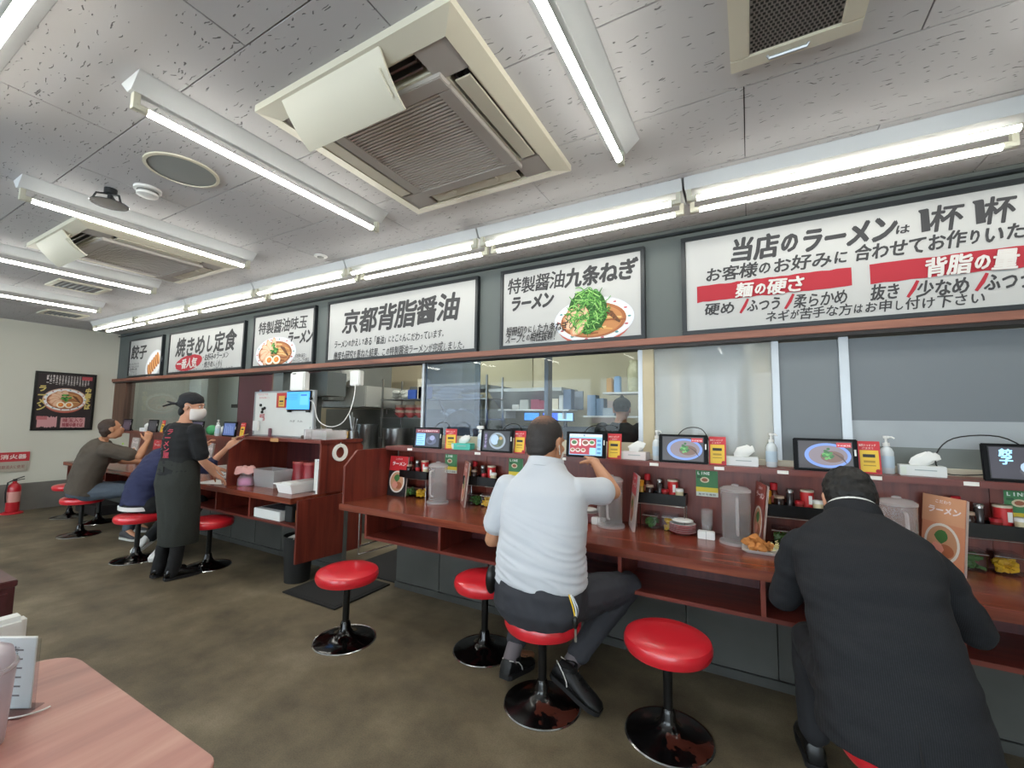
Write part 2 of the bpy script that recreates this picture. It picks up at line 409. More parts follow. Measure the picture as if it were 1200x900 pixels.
pane(1, XL + .42, -4.86, 1.14, ZT, GLASS); pane(2, -2.572, -1.98, 1.243, ZT, GLASSB); pane(3, -2.04, -.665, 1.243, ZT, GLASS, YW + .032)
pane(4, -.56, .128, 1.175, ZT, FROST)
pane(5, .165, .455, 1.175, ZT - .01, mat('6c7276', .45, var=.06, scale=2)); pane(6, .50, XR, 1.415, ZT - .01, mat('686e73', .45, var=.06, scale=1.2))
pane(7, .50, XR, 1.275, 1.415, mat('959b9f', .4, var=.12, scale=6)); pane(8, .50, XR, 1.175, 1.275, mat('6a706e', .5, var=.06))
# grey boxed column between the glazing and the open pass
struct('wall_column', B(-4.80, -4.62, YW - .02, YW + .25, 1.0, ZT), GWALL); struct('wall_column', B(-4.36, -4.02, YW + .1, YW + .35, 1.62, ZT), GWALL)
struct('wall_column', B(-4.62, -4.36, YW + .22, YW + .3, 1.0, ZT), mat('4c514f', .8))
# ================================================================ CEILING THINGS
TUBEM, nt, b = new_mat('lit_tube'); b.inputs['Emission Color'].default_value = lin('fffdf2'); b.inputs['Emission Strength'].default_value = TUBE
TUBEM2 = TUBEM.copy(); TUBEM2.node_tree.nodes['Principled BSDF'].inputs['Emission Strength'].default_value = TUBE * .62
FIX = mat('bfc1c2', .5, spec=.3); SINK = mat('cfcab0', .5)
def ledtube(h, c, em, r=.015):
    "LED tube: the lower part shines, the upper part is an opaque cream heat sink"
    k = MB().use(SINK); k.lathe([(r, -h), (r, h)], c, 16, 'x'); k.ms.append(em)
    for i, f in enumerate(k.f):
        if len(f) == 4 and sum((k.v[q].z for q in f)) / 4 < c[2] + r * .25: k.mi[i] = 1
    return k.build('tube', None, None, smooth=True)
def light_fixture(label, twin=False, L=1.28):
    t = thing('ceiling_light', label, 'light')
    hw = .115 if twin else .08; lo = .085 if twin else .018
    h = MB(); sec = [(-hw, 0), (hw, 0), (hw - .004, -.006), (lo, -.058), (-lo, -.058), (-hw + .004, -.006)]
    h.prism(sec, 0, -L / 2, L / 2); h.build('housing', FIX, t, bevel=.001)
    for y in ((-.07, .07) if twin else (0,)):
        ledtube(L / 2 - .045, (0, y, -.108), TUBEM2 if twin else TUBEM).parent = t
        for s in (-1, 1):
            k = MB(); x = s * (L / 2 - .022)
            k.box(x - .011, x + .011, y - .014, y + .014, -.122, -.052); k.lathe([(.0165, -.02), (.0165, .02)], (s * (L / 2 - .04), y, -.108), 10, 'x')
            k.build('socket', mat('b9b7a8', .5), t, bevel=.001)
    return t
f0 = light_fixture('single tube ceiling light across the ceiling, right of the large air conditioner')
f0.location = (-.49, 1.29, ZC); f0.rotation_euler.z = R(90)
LG = 'single tube ceiling lights across the room'
f0['group'] = LG
FX = [(-2.06, 1.28, 'single tube ceiling light left of the large air conditioner'), (-3.52, 1.30, 'single tube ceiling light between the two air conditioners'),
      (-5.12, 1.30, 'single tube ceiling light beyond the far air conditioner, partly behind its flap'), (-6.70, 1.38, 'single tube ceiling light nearest the far white wall'),
      (.98, 1.40, 'single tube ceiling light at the right edge, past the perforated vent')]
for x, y, l in FX: copy_tree(f0, (x, y, ZC), l, R(90), LG)
for x, l in ((-6.7, 'farthest left'), (-5.12, 'second from the far wall'), (-3.52, 'third from the far wall'), (-1.95, 'left of the viewer'), (-.4, 'just behind the viewer'), (1.15, 'farthest right')): copy_tree(f0, (x, -1.75, ZC), 'single tube ceiling light in the row behind the viewer, ' + l, R(90), LG)
copy_tree(f0, (-2.2, .315, ZC), 'tube ceiling light cut off by the top left corner, parallel to the counter', 0, LG)
tw = light_fixture('', True, 1.315)
names = ['over the long stock sign', 'over the scallion ramen sign', 'over the Kyoto soy sign', 'over the egg ramen sign', 'over the fried rice set sign', 'sixth along the signs from the right edge', 'at the far end over the gyoza sign']
for k in range(-1, 7):
    l = 'twin tube ceiling light, ' + (names[k] if k >= 0 else 'past the right edge of the photo')
    x = .385 - 1.327 * k
    if k == -1: tw.location = (x, 2.475, ZC); tw['label'] = l; tw['group'] = 'twin tube lights along the signs'
    else: copy_tree(tw, (x, 2.475, ZC), l)

ACW = mat('c4bfae', .5, var=.03, scale=3); ACG = mat('a59f99', .55); ACD = mat('3a3836', .7)
def aircon(label):
    t = thing('air_conditioner', label, 'air conditioner')
    o = .51; i = .385; f = MB()
    # sloping rim in four mitred strips
    for q in range(4):
        M = Matrix.Rotation(q * math.pi / 2, 3, 'Z')
        p = [(-o, -o, 0), (o, -o, 0), (o, -o, -.03), (-o, -o, -.03), (-i - .05, -i - .05, -.05), (i + .05, -i - .05, -.05)]
        MB().add([M @ V(v) for v in p] + [M @ V((-i - .05, -i - .05, 0)), M @ V((i + .05, -i - .05, 0))],
                 [(0, 1, 2, 3), (3, 2, 5, 4), (4, 5, 7, 6), (0, 6, 7, 1), (0, 3, 4, 6), (1, 7, 5, 2)]).build('rim', ACW, t)
    g = .44
    for sx in (-1, 1):
        for sy in (-1, 1):
            a, c = sorted((sx * .435, sx * .29)); d, e = sorted((sy * .435, sy * .29))
            B(a, c, d, e, -.046, -.002).build('corner_panel', ACG, t, bevel=.003)
    for q in range(4):
        M = Matrix.Rotation(q * math.pi / 2, 3, 'Z')
        def rb(mb, x0, x1, y0, y1, z0, z1):
            k = MB().box(x0, x1, y0, y1, z0, z1); return mb.add([M @ p for p in k.v], k.f)
        s_ = MB().use(ACD); rb(s_, -.285, .285, -.43, -.33, -.012, -.006); s_.use(STEEL); rb(s_, -.275, .275, -.40, -.392, -.04, -.012); rb(s_, -.275, .275, -.365, -.357, -.04, -.012)
        s_.use(ACW); rb(s_, -.29, .29, -.436, -.425, -.045, 0); rb(s_, -.29, .29, -.335, -.325, -.045, 0)
        s_.build('air_outlet', None, t)
        if q != 0:
            v = MB(); rb(v, -.27, .27, -.42, -.352, -.052, -.046) if q != 2 else rb(v, -.27, .27, -.415, -.345, -.05, -.044); v.build('louver', ACW, t, bevel=.002)
    p = MB(); n = .325
    for a in ((-n, n, -n, -.262), (-n, n, .262, n), (-n, -.262, -.262, .262), (.262, n, -.262, .262)): p.box(*a, -.066, -.03)
    p.build('inner_panel', ACG, t, bevel=.003)
    B(-.262, .262, -.262, .262, -.036, -.031).build('filter', mat('2a2725', .9), t)
    sm = MB().use(mat('c2bbb5', .5)).box(-.262, .262, -.0048, .0048, -.062, -.050).mesh('slat')
    for k in range(30):
        s_ = bpy.data.objects.new('slat', sm); COL.objects.link(s_); s_.location = (0, -.252 + k * .0174, 0); s_.parent = t
    h = MB(); h.box(-.15, .15, .335, .35, -.058, -.05); h.box(-.16, -.11, .335, .37, -.062, -.045); h.box(.11, .16, .335, .37, -.062, -.045); h.build('latch', ACW, t, bevel=.002)
    fl = MB(); rs = []
    for k in range(7):
        a = k / 6; y = -.50 + .02 * math.sin(a * 2.6) + a * .125; z = -.035 - .14 * a ** .8 - .02 * math.sin(a * math.pi)
        rs.append([V((-.34, y, z)), V((.20, y, z)), V((.20, y + .006, z + .006)), V((-.34, y + .006, z + .006))])
    fl.rings(rs).build('flap', ACW, t, smooth=30)
    MB().tube([(.17, -.44, -.02), (.175, -.47, -.09), (.18, -.41, -.15)], .005, 6).build('flap_bracket', ACW, t)
    return t
ac = aircon('large cassette air conditioner with open white flap, nearest the viewer'); ac.location = (-1.276, 1.47, ZC); ac['group'] = 'ceiling air conditioners'
copy_tree(ac, (-4.34, 1.50, ZC), 'far cassette air conditioner behind the smoke detector, its flap hanging down')
# perforated extractor
t = thing('ceiling_vent', 'square perforated ceiling vent at the top right', 'vent', (.165, 1.44, ZC))
MB().prism([(-.19, -.25), (.19, -.25), (.19, .25), (-.19, .25)], 2, ZC - .012 - ZC, 0)
fr = MB()
for a in ((-.19, .19, -.25, -.185), (-.19, .19, .19, .25), (-.19, -.13, -.185, .19), (.13, .19, -.185, .19)): fr.box(.165 + a[0], .165 + a[1], 1.44 + a[2], 1.44 + a[3], ZC - .02, ZC - .0005)
fr.build('frame', ACW, t, bevel=.003)
B(.165 - .13, .165 + .13, 1.44 - .185, 1.44 + .19, ZC - .012, ZC - .001).build('grille', mat('8d8883', .5), t)
hb = MB()
for a in range(19):
    for c in range(26):
        x = .042 + a * .0137 + (.0068 if c % 2 else 0); y = 1.263 + c * .0143
        if x < .29: hb.box(x - .0042, x + .0042, y - .0042, y + .0042, ZC - .0135, ZC - .0115)
o = hb.build('perforation', mat('1c1b1a', .9), t); o['kind'] = 'stuff'
MB().tube([(.09, 1.655, ZC - .018), (.095, 1.66, ZC - .028), (.205, 1.66, ZC - .028), (.21, 1.655, ZC - .018)], .006, 6).build('handle', ALU, t)
def round_ceiling(name, label, cat, x, y, parts):
    t = thing(name, label, cat, (x, y, ZC))
    for nm, prof, m in parts: MB().lathe(prof, (x, y, ZC), 28).build(nm, m, t, smooth=True)
    return t
round_ceiling('ceiling_speaker', 'round grey ceiling speaker between the tube lights', 'speaker', -2.62, 1.06, [('rim', [(.165, -.0005), (.165, -.008), (.15, -.010), (.15, -.0005)], ACW), ('grille', [(.149, -.0005), (.149, -.006), (.05, -.010), (.01, -.011)], mat('7e8281', .6))])
round_ceiling('smoke_detector', 'white round smoke detector beside the ceiling speaker', 'smoke detector', -3.02, 1.06, [('base', [(.065, -.0005), (.065, -.014), (.055, -.017)], WHITE), ('vents', [(.05, -.016), (.05, -.032), (.04, -.034)], mat('6a6a68', .6)), ('cap', [(.052, -.03), (.05, -.042), (.03, -.05), (.005, -.051)], WHITE)])
round_ceiling('ceiling_sensor', 'small round ceiling sensor in front of the egg ramen sign lights', 'sensor', -3.02, 2.21, [('base', [(.05, -.0005), (.05, -.008), (.03, -.012)], WHITE), ('lens', [(.028, -.01), (.022, -.022), (.004, -.026)], mat('8f8f8b', .3))])
t = round_ceiling('ceiling_bracket', 'dark round metal plate hanging on a ceiling bracket left of the smoke detector', 'bracket', -3.22, .96, [('plate', [(.085, -.088), (.088, -.09), (.085, -.093)], mat('8b8f92', .2, .8)), ('mount', [(.03, -.0005), (.03, -.03), (.012, -.034), (.012, -.088)], mat('26282a', .5))])
for a in (20, 140, 260): MB().tube([(-3.22, .96, ZC - .03), (-3.22 + .06 * math.cos(R(a)), .96 + .06 * math.sin(R(a)), ZC - .045), (-3.22 + .075 * math.cos(R(a)), .96 + .075 * math.sin(R(a)), ZC - .088)], .006, 6).build('arm', mat('26282a', .5), t)
def slot_vent(label, x, y, a, b_):
    t = thing('ceiling_vent', label, 'vent', (x, y, ZC)); f = MB()
    for q in ((-a, a, -b_, -b_ + .04), (-a, a, b_ - .04, b_), (-a, -a + .04, -b_ + .04, b_ - .04), (a - .04, a, -b_ + .04, b_ - .04)): f.box(x + q[0], x + q[1], y + q[2], y + q[3], ZC - .016, ZC - .0005)
    f.build('frame', ACW, t, bevel=.002); B(x - a + .04, x + a - .04, y - b_ + .04, y + b_ - .04, ZC - .006, ZC - .001).build('filter', mat('6c6f71', .7), t)
    sl = MB().use(mat('8b8e90', .6)).box(-a + .04, a - .04, -.006, .006, -.014, -.008).mesh('slat')
    n = int((2 * b_ - .1) / .045)
    for k in range(n):
        o = bpy.data.objects.new('slat', sl); COL.objects.link(o); o.location = (0, -b_ + .07 + k * .045, 0); o.parent = t
slot_vent('small rectangular ceiling vent beyond the far air conditioner', -6.03, 1.62, .2, .2)
slot_vent('faint rectangular ceiling vent closest to the far wall', -7.9, 2.0, .2, .2)

# ================================================================ SIGNS
def xz(px, py, Y=2.96): p = at(px, py, Y=Y); return p.x, p.z
SIGNP = mat('a9a9a8', .5, var=.01); SIGNF = mat('1d2226', .4)
def sign(label, x0, x1, z0, z1, group=True, fr=.028):
    t = thing('menu_sign', label, 'sign', ((x0 + x1) / 2, YW - .02, (z0 + z1) / 2), 'menu signs above the kitchen pass')
    f = MB()
    for a in ((x0, x1, z0, z0 + fr), (x0, x1, z1 - fr, z1), (x0, x0 + fr, z0 + fr, z1 - fr), (x1 - fr, x1, z0 + fr, z1 - fr)): f.box(a[0], a[1], YW - .042, YW - .001, a[2], a[3])
    f.build('frame', SIGNF, t, bevel=.003)
    B(x0 + fr, x1 - fr, YW - .030, YW - .004, z0 + fr, z1 - fr).build('panel', SIGNP, t)
    return t
def line(pr, m, s, xl, xr, zc, h, bold=.02, jit=.12):
    "one level line of lettering: left and right ends seen at pixel columns, height h at height zc (or at a pixel)"
    if isinstance(zc, tuple): zc = xz(*zc)[1]
    x0 = xz(xl, 400)[0] if xl > 50 else xl; x1 = xz(xr, 400)[0] if xr > 50 else xr
    pr.text(m, s, x0, x1, zc - h / 2, zc + h / 2, bold, jit); return pr
def lettering(t, items, m=INK, y=.031):
    for it in items:
        bold = it[5] if len(it) > 5 else .02; mm = it[6] if len(it) > 6 else m
        pr = Print((0, YW - y, 0)); line(pr, mm, *it[:5], bold); pr.build('lettering', None, t)
def ramen(pr, cx, cz, rx, rz, eggs=2, negi='pile', rim='c9cdd6'):
    P_ = lambda c, r=.7: mat(c, r, var=.03)
    pr.oval(P_('b05a4c'), cx, cz - rz * .16, rx * .93, rz * .98, n=32)
    pr.oval(P_(rim), cx, cz, rx, rz, n=36); pr.oval(P_('e6e4e2'), cx, cz, rx * .95, rz * .93, n=36)
    for k in range(14):
        a = R(k * 26); pr.oval(P_('b4636a' if k % 3 else '5d8f92'), cx + rx * .89 * math.cos(a), cz + rz * .87 * math.sin(a), rx * .045, rz * .045, n=8)
    pr.oval(P_('9b5f3c'), cx, cz - rz * .04, rx * .82, rz * .78, n=36); pr.oval(P_('b27a4c'), cx, cz - rz * .06, rx * .74, rz * .68, n=30)
    r = random.Random(int(abs(cx) * 100)); pr.rs = r
    for k in range(26):
        a = r.uniform(0, 6.28); q = r.uniform(.2, .62); x = cx + rx * q * math.cos(a); z = cz + rz * q * math.sin(a); b = r.uniform(-.6, .6)
        pr.stroke(P_(('d9b27a', 'c79458', '8a5234')[k % 3]), [(x - rx * .2, z - rz * .1 * b), (x, z + rz * .12 * b), (x + rx * .2, z - rz * .05)], rx * .022)
    for k in range(6):
        a = R(95 + k * 26); pr.oval(P_('c98d6c'), cx + rx * .5 * math.cos(a), cz + rz * .45 * math.sin(a), rx * .26, rz * .25, rot=a, jit=.05)
        pr.oval(P_('e0b596'), cx + rx * .5 * math.cos(a) + rx * .01, cz + rz * .45 * math.sin(a) + rz * .02, rx * .22, rz * .2, rot=a, jit=.07)
    for k in range(10): pr.stroke(P_(('7b4a2c', '5a3a26')[k % 2]), [(cx + rx * (.3 + .03 * k), cz + rz * (.35 - .05 * k)), (cx + rx * (.5 + .02 * k), cz + rz * (.22 - .05 * k))], rx * .03)
    if negi == 'pile':
        for k in range(22): pr.oval(P_(('3f7a33', '62a24a', '2f5f2a')[k % 3]), cx + r.gauss(0, rx * .1), cz + rz * .15 + r.gauss(0, rz * .16), rx * .07, rz * .07, jit=.3, n=7)
    for k in range(eggs):
        x = cx + rx * (-.2 + .36 * k); pr.oval(P_('efe2c8'), x, cz - rz * .45, rx * .19, rz * .27, n=18); pr.oval(P_('dd7d33'), x, cz - rz * .44, rx * .12, rz * .17, n=16); pr.oval(P_('e89a4c'), x - rx * .02, cz - rz * .42, rx * .06, rz * .09, n=12)
    return pr
s1 = sign('smallest sign with a plate of gyoza, farthest left above the pass', -8.62, -7.52, 1.96, 2.565)
lettering(s1, [('餃子', 154.5, 172.5, (163.4, 412), .21, .035)])
for k in range(5): lettering(s1, [(('皮はもちもち', '肉汁あふれる', '自家製の餡', 'こだわりの', '焼き上げ')[k], 153, 164.5 - (k > 1) * 2, 2.17 - k * .042, .036, .0, INK2)])
x, z = xz(179, 427); pr = Print((0, YW - .031, 0))
pr.oval(mat('c9cdd4', .5), x, z, .28, .19, rot=.55, n=30); pr.oval(mat('e4e4e4', .5), x, z, .25, .165, rot=.55, n=30)
for k in range(6):
    q = -.16 + k * .065; pr.oval(mat('a8673a', .7), x + q * .85, z + q * .53, .045, .1, rot=.35, n=14); pr.oval(mat('d9a065', .7), x + q * .85 + .012, z + q * .53 + .01, .022, .085, rot=.35, n=12)
pr.build('printed_dish', None, s1)
s2 = sign('wide sign for a fried rice set with a red oval badge', -7.33, -5.42, 1.96, 2.565)
lettering(s2, [('焼きめし定食', 206.5, 276, 2.338, .26, .035), ('・お好みのラーメン', 237.5, 268.5, (253, 416.9), .09, .02), ('・焼きめし(小)', 237.5, 261.5, (249.2, 426), .085, .01), ('※上記の組み合わせは平日ランチタイムのお得なセットです', 204, 274, (238.7, 433.7), .055, .0, INK2)])
x, z = xz(220, 425); pr = Print((0, YW - .031, 0)); pr.oval(REDP, x, z, .36, .105, rot=.09, n=40, jit=.02); pr.build('red_badge', None, s2)
pr = Print((0, YW - .0345, 0)); line(pr, mat('c2bdba', .7), '一番人気', 208.5, 232, (220, 425.4), .13, .03); pr.build('lettering', None, s2)
s3 = sign('square sign with an egg ramen bowl, third from the left', -5.24, -4.09, 1.955, 2.6)
lettering(s3, [('特製醤油味玉', 301.5, 358.5, 2.432, .145, .022), ('ラーメン', 336, 365.5, 2.272, .15, .045), ('とろとろ半熟の味玉と', 341, 359, (349, 417), .05, 0, INK2), ('こだわりのスープが絶品', 339.5, 362.5, (351, 422.3), .05, 0, INK2)])
x, z = xz(321.5, 413.5); pr = Print((0, YW - .031, 0)); ramen(pr, x, z - .0, .385, .185); pr.build('printed_bowl', None, s3)
s4 = sign('sign with heavy black Kyoto soy brush lettering only, left of the scallion sign', -3.89, -1.98, 1.955, 2.605)
lettering(s4, [('京都背脂醤油', 400, 537.5, 2.367, .235, .035), ('ラーメンのかえしである「醤油」にとことんこだわっています。', 391, 521.7, 2.14, .078, .012), ('幾度も研究を重ねた結果、この特製醤油ラーメンが完成しました。', 391, 547, 2.022, .082, .01)])
s5 = sign('sign with a green scallion mound ramen bowl', -1.76, -.605, 1.955, 2.605)
lettering(s5, [('特製醤油', 593.5, 661.5, 2.467, .125, .02), ('九条ねぎ', 662, 747, 2.463, .14, .045), ('ラーメン', 597.5, 648, 2.32, .12, .055)])
x, z = xz(694, 374); pr = Print((0, YW - .031, 0)); ramen(pr, x, z, .30, .165, eggs=0, negi=None); pr.build('printed_bowl', None, s5)
pr = Print((0, YW - .0385, 0)); r = random.Random(5); gx, gz = xz(688, 362); gx += .0
pr.oval(mat('2c5424', .8, var=.3, scale=60), gx, gz - .02, .15, .165, n=30, jit=.05)
GR = [mat(c, .6) for c in ('2f6426', '4c8a38', '6aa74c', '8fc26a', '3b7530')]
for k in range(170):
    a = r.uniform(0, 6.28); q = r.uniform(.1, .95) ** .6; x0 = gx + math.cos(a) * q * .15; z0 = gz - .01 + math.sin(a) * q * .165; b = r.uniform(0, 6.28); L_ = r.uniform(.04, .12); cu = r.uniform(-.9, .9)
    pts = [(x0 + L_ * (j / 5 - .5) * math.cos(b + cu * (j / 5 - .5)), z0 + L_ * (j / 5 - .5) * math.sin(b + cu * (j / 5 - .5)) + .02 * math.sin(j / 5 * 3.14) * cu) for j in range(6)]
    pr.stroke(GR[k % 5], pts, .0042)
pr.build('printed_scallions', None, s5)
lettering(s5, [('短冊切りにした九条ねぎと', 593.3, 671.7, 2.097, .07, .015, INK2), ('スープとの相性抜群!', 592.5, 652, 2.033, .07, .015, INK2)], y=.0415)
s6 = sign('largest sign with two red banners, at the right edge', -.368, 2.35, 1.955, 2.61)
lettering(s6, [('当店の', 859, 943, 2.475, .145, .04), ('ラーメン', 944, 1060, 2.466, .14, .05), ('は', 1055, 1078, 2.446, .06, .03), ('杯', 1100, 1141, 2.474, .135, .028), ('杯', 1165, 1205, 2.472, .135, .028),
               ('お客様のお好みに', 828, 1001, 2.338, .088, .028), ('合わせてお作りいたします', 1007, 1.42, 2.348, .088, .03),
               ('硬め', 826.5, 863, 2.114, .075, .03), ('ふつう', 877, 918, 2.112, .075, .03), ('柔らかめ', 932.5, 997, 2.110, .08, .02),
               ('抜き', 1024, 1060, 2.115, .085, .025), ('少なめ', 1079, 1143, 2.108, .085, .03), ('ふつう', 1160, 1222, 2.108, .085, .03), ('ネギが苦手な方はお申し付け下さい', 898, 1161, 2.033, .062, .02)])
pr = Print((0, YW - .031, 0))
for x in (.845, 1.052): pr.poly(INK, [(x - .018, 2.412), (x + .016, 2.414), (x + .018, 2.42), (x + .016, 2.532), (x + .01, 2.537), (x - .024, 2.535), (x - .026, 2.527), (x - .018, 2.515)])
pr.build('brush_one', None, s6)
pr = Print((0, YW - .0310, 0))
for x0, x1 in ((-.275, .525), (.605, 1.95)): pr.rect(REDP, x0, x1, 2.165, 2.272, .0035)
for px_ in (871.8, 925, 1071, 1152.8):
    x0 = xz(px_, 350)[0]; pr.stroke(REDP, [(x0 - .022, 2.07), (x0 + .003, 2.112), (x0 + .022, 2.155)], .009)
pr.build('red_banner', None, s6)
pr = Print((0, YW - .0385, 0)); PW = mat('c2bebb', .7)
line(pr, PW, '麺の硬さ', 864, 946.6, 2.213, .088, .035); line(pr, PW, '背脂の量', 1089, 1203, 2.213, .098, .035); pr.build('banner_lettering', None, s6)

# poster and extinguisher on the far wall
def yz(px, py, X=XL + .03): p = at(px, py, X=X); return p.y, p.z
t = thing('poster', 'black framed poster of a ramen bowl on the far white wall', 'poster', (XL + .02, 2.4, 1.55))
y0, y1, z0, z1 = 2.075, 2.745, 1.13, 2.0
f = MB()
for a in ((y0, y1, z0, z0 + .03), (y0, y1, z1 - .03, z1), (y0, y0 + .03, z0 + .03, z1 - .03), (y1 - .03, y1, z0 + .03, z1 - .03)): f.box(XL + .001, XL + .03, a[0], a[1], a[2], a[3])
f.build('frame', BLACK, t, bevel=.003); B(XL + .002, XL + .02, y0 + .03, y1 - .03, z0 + .03, z1 - .03).build('sheet', mat('2a2022', .5), t)
def PP(): return Print((XL + .0205, 0, 0), (0, 1, 0), (0, 0, 1))
cy, cz = (y0 + y1) / 2, 1.56
pr = PP(); ramen(pr, cy, cz + .03, .245, .175, eggs=2, rim='c39d86'); pr.build('printed_bowl', None, t)
pr = PP(); W_ = mat('cfc7c4', .7)
for k in range(15): pr.text(W_, '一杯一杯心を込めて作る中華そば'[k:] + '一杯'[:1], cy + .23 - k * .032, cy + .254 - k * .032, 1.80 + (.02 if k % 4 == 0 else 0), 1.955, .03, 0, True)
pr.rect(mat('b04a50', .7), y1 - .17, y1 - .05, 1.90, 1.955); G_ = mat('c9b36a', .6)
pr.text(G_, '中華そば', y1 - .12, y1 - .05, 1.45, 1.78, .06, .1, True); pr.text(G_, 'ラーメン', y0 + .04, y0 + .13, 1.42, 1.80, .05, .15, True); pr.build('lettering', None, t)
pr = PP(); PK = mat('c58f90', .7); pr.rect(PK, cy - .03, cy + .24, 1.17, 1.32, .004); pr.rect(PK, y0 + .06, cy - .07, 1.18, 1.33, .012)
pr.rect(mat('b0666a', .7), y0 + .05, y0 + .16, 1.29, 1.34, .004); pr.text(mat('8f3a44', .7), '味玉入り', cy - .01, cy + .22, 1.25, 1.31, .03); pr.text(mat('8f3a44', .7), '特製中華そば', cy - .01, cy + .22, 1.18, 1.24, .03); pr.build('price_block', None, t)

t = thing('fire_extinguisher', 'red fire extinguisher standing against the far left wall', 'fire extinguisher', (-8.93, 1.95, 0))
ex, ey = -8.93, 1.95
MB().lathe([(.062, .03), (.068, .045), (.068, .34), (.06, .38), (.035, .41), (.022, .42), (.022, .44)], (ex, ey, 0), 20).build('cylinder', mat('b3202a', .3, coat=.4), t, smooth=True)
MB().lathe([(.11, 0), (.11, .012), (.075, .03), (.075, .012)], (ex, ey, 0), 24).build('stand', mat('b3202a', .4), t, smooth=True)
k = MB(); k.box(ex - .012, ex + .012, ey - .02, ey + .02, .44, .47); k.tube([(ex, ey, .465), (ex + .03, ey + .08, .50)], .008, 6); k.tube([(ex, ey, .45), (ex + .03, ey + .085, .465)], .007, 6); k.build('lever', mat('4a4a4a', .4, .6), t)
MB().tube([(ex, ey - .02, .45), (ex + .03, ey - .07, .43), (ex + .04, ey - .085, .3), (ex + .03, ey - .075, .16)], .009, 7).build('hose', BLACK, t, smooth=True)
MB().lathe([(.0685, .16), (.0685, .3)], (ex, ey, 0), 20, caps=False).build('label', mat('c98f86', .5), t, smooth=True)
t = thing('extinguisher_sign', 'red and cream fire extinguisher sign on the far wall above the extinguisher', 'sign', (XL + .02, 1.95, .72))
B(XL + .001, XL + .02, 1.79, 2.10, .70, .83).build('red_plate', mat('b83038', .5), t); B(XL + .001, XL + .024, 1.77, 2.09, .56, .70).build('cream_plate', mat('a59c8e', .6), t)
pr = Print((XL + .0205, 0, 0), (0, 1, 0)); pr.text(mat('e0c9c4', .6), '消火器', 1.82, 2.07, .735, .80, .04)
pr.k += 8; pr.text(mat('8b5a54', .6), '初期消火に使用', 1.80, 2.06, .60, .65, .02); pr.build('lettering', None, t)
# ================================================================ COUNTERS
def panelpoly(x, t, pts): return MB().prism(pts, 0, x, x + t)
EP = [(2.36, .72), (2.36, 1.005), (2.48, 1.125), (2.94, 1.125), (2.94, .72)]
t = thing('counter', 'long near wooden counter where the men in white polo and dark suit sit', 'counter', (0, 2.6, 0))
B(-2.82, XR - .02, 2.33, 2.965, .672, .72).build('worktop', WTOP, t, bevel=.004)
B(-2.54, XR - .02, 2.36, 2.75, .485, .505).build('under_shelf', WHOR, t, bevel=.002)
B(-2.54, XR - .02, 2.735, 2.75, .505, .672).build('back_board', WDK, t)
for x in (-2.56, -1.86, -1.25, -.64, .025, .69, 1.35, 2.0): B(x, x + .02, 2.36, 2.735, .505 if x > -2.5 else .485, .672).build('divider', WPAN, t)
panelpoly(-2.82, .022, EP).build('end_panel', WPAN, t, bevel=.0015)
for k in range(6): B(-2.798 + k * .95, -2.798 + (k + 1) * .95 - .002, 2.945, 2.968, .72, 1.11).build('back_panel', WPAN, t, bevel=.001)
B(-2.80, XR - .02, 2.785, 2.969, 1.11, 1.143).build('top_shelf', WHOR, t, bevel=.002)
k = MB(); k.tube([(-2.66, 2.40, .67), (-2.66, 2.40, .34), (-2.35, 2.74, .44)], .007, 8); k.tube([(-2.66, 2.40, .40), (-2.66, 2.74, .40)], .007, 8); k.build('steel_bracket', CHROME, t, smooth=True)
for x in (-1.2, .1, 1.5): MB().box(x, x + .03, 2.46, 2.751, .45, .484).build('wall_bracket', BLACKM, t)
t = thing('counter', 'far wooden counter behind the waitress, running to the far wall', 'counter', (-6, 2.6, 0))
B(-8.33, -3.30, 2.25, 2.965, .672, .72).build('worktop', WTOP, t, bevel=.004)
B(-8.30, -3.28, 2.29, 2.75, .475, .495).build('under_shelf', WHOR, t, bevel=.002)
B(-8.30, -3.28, 2.735, 2.75, .495, .672).build('back_board', WDK, t)
for x in (-8.3, -7.7, -7.05, -6.4, -5.75, -5.1, -4.5, -3.95): B(x, x + .02, 2.29, 2.735, .495, .672).build('divider', WPAN, t)
MB().prism([(2.29, .19), (2.29, .70), (2.97, .70), (2.97, .16)], 0, -3.278, -3.256).build('side_panel', WPAN, t, bevel=.0015)
panelpoly(-4.42, .022, [(2.33, .72), (2.33, 1.065), (2.46, 1.155), (2.94, 1.155), (2.94, .72)]).build('cabinet_panel', WPAN, t, bevel=.0015)
MB().prism([(2.50, .72), (2.50, 1.155), (2.93, 1.155), (2.965, 1.12), (2.965, .72)], 0, -3.30, -3.278).build('cabinet_panel', WPAN, t, bevel=.0015)
B(-4.42, -3.262, 2.48, 2.945, 1.156, 1.186).build('cabinet_top', WHOR, t, bevel=.002)
B(-4.398, -3.302, 2.93, 2.944, .72, 1.155).build('cabinet_back', WDK, t)
for k in range(5): B(-8.31 + k * .778, -8.31 + (k + 1) * .778 - .002, 2.945, 2.968, .72, 1.11).build('back_panel', WPAN, t, bevel=.001)
B(-8.33, -4.423, 2.785, 2.969, 1.11, 1.143).build('top_shelf', WHOR, t, bevel=.002)
B(-3.98, -3.86, 2.474, 2.4795, 1.15, 1.182).build('wooden_tag', mat('b98a5a', .6), t)

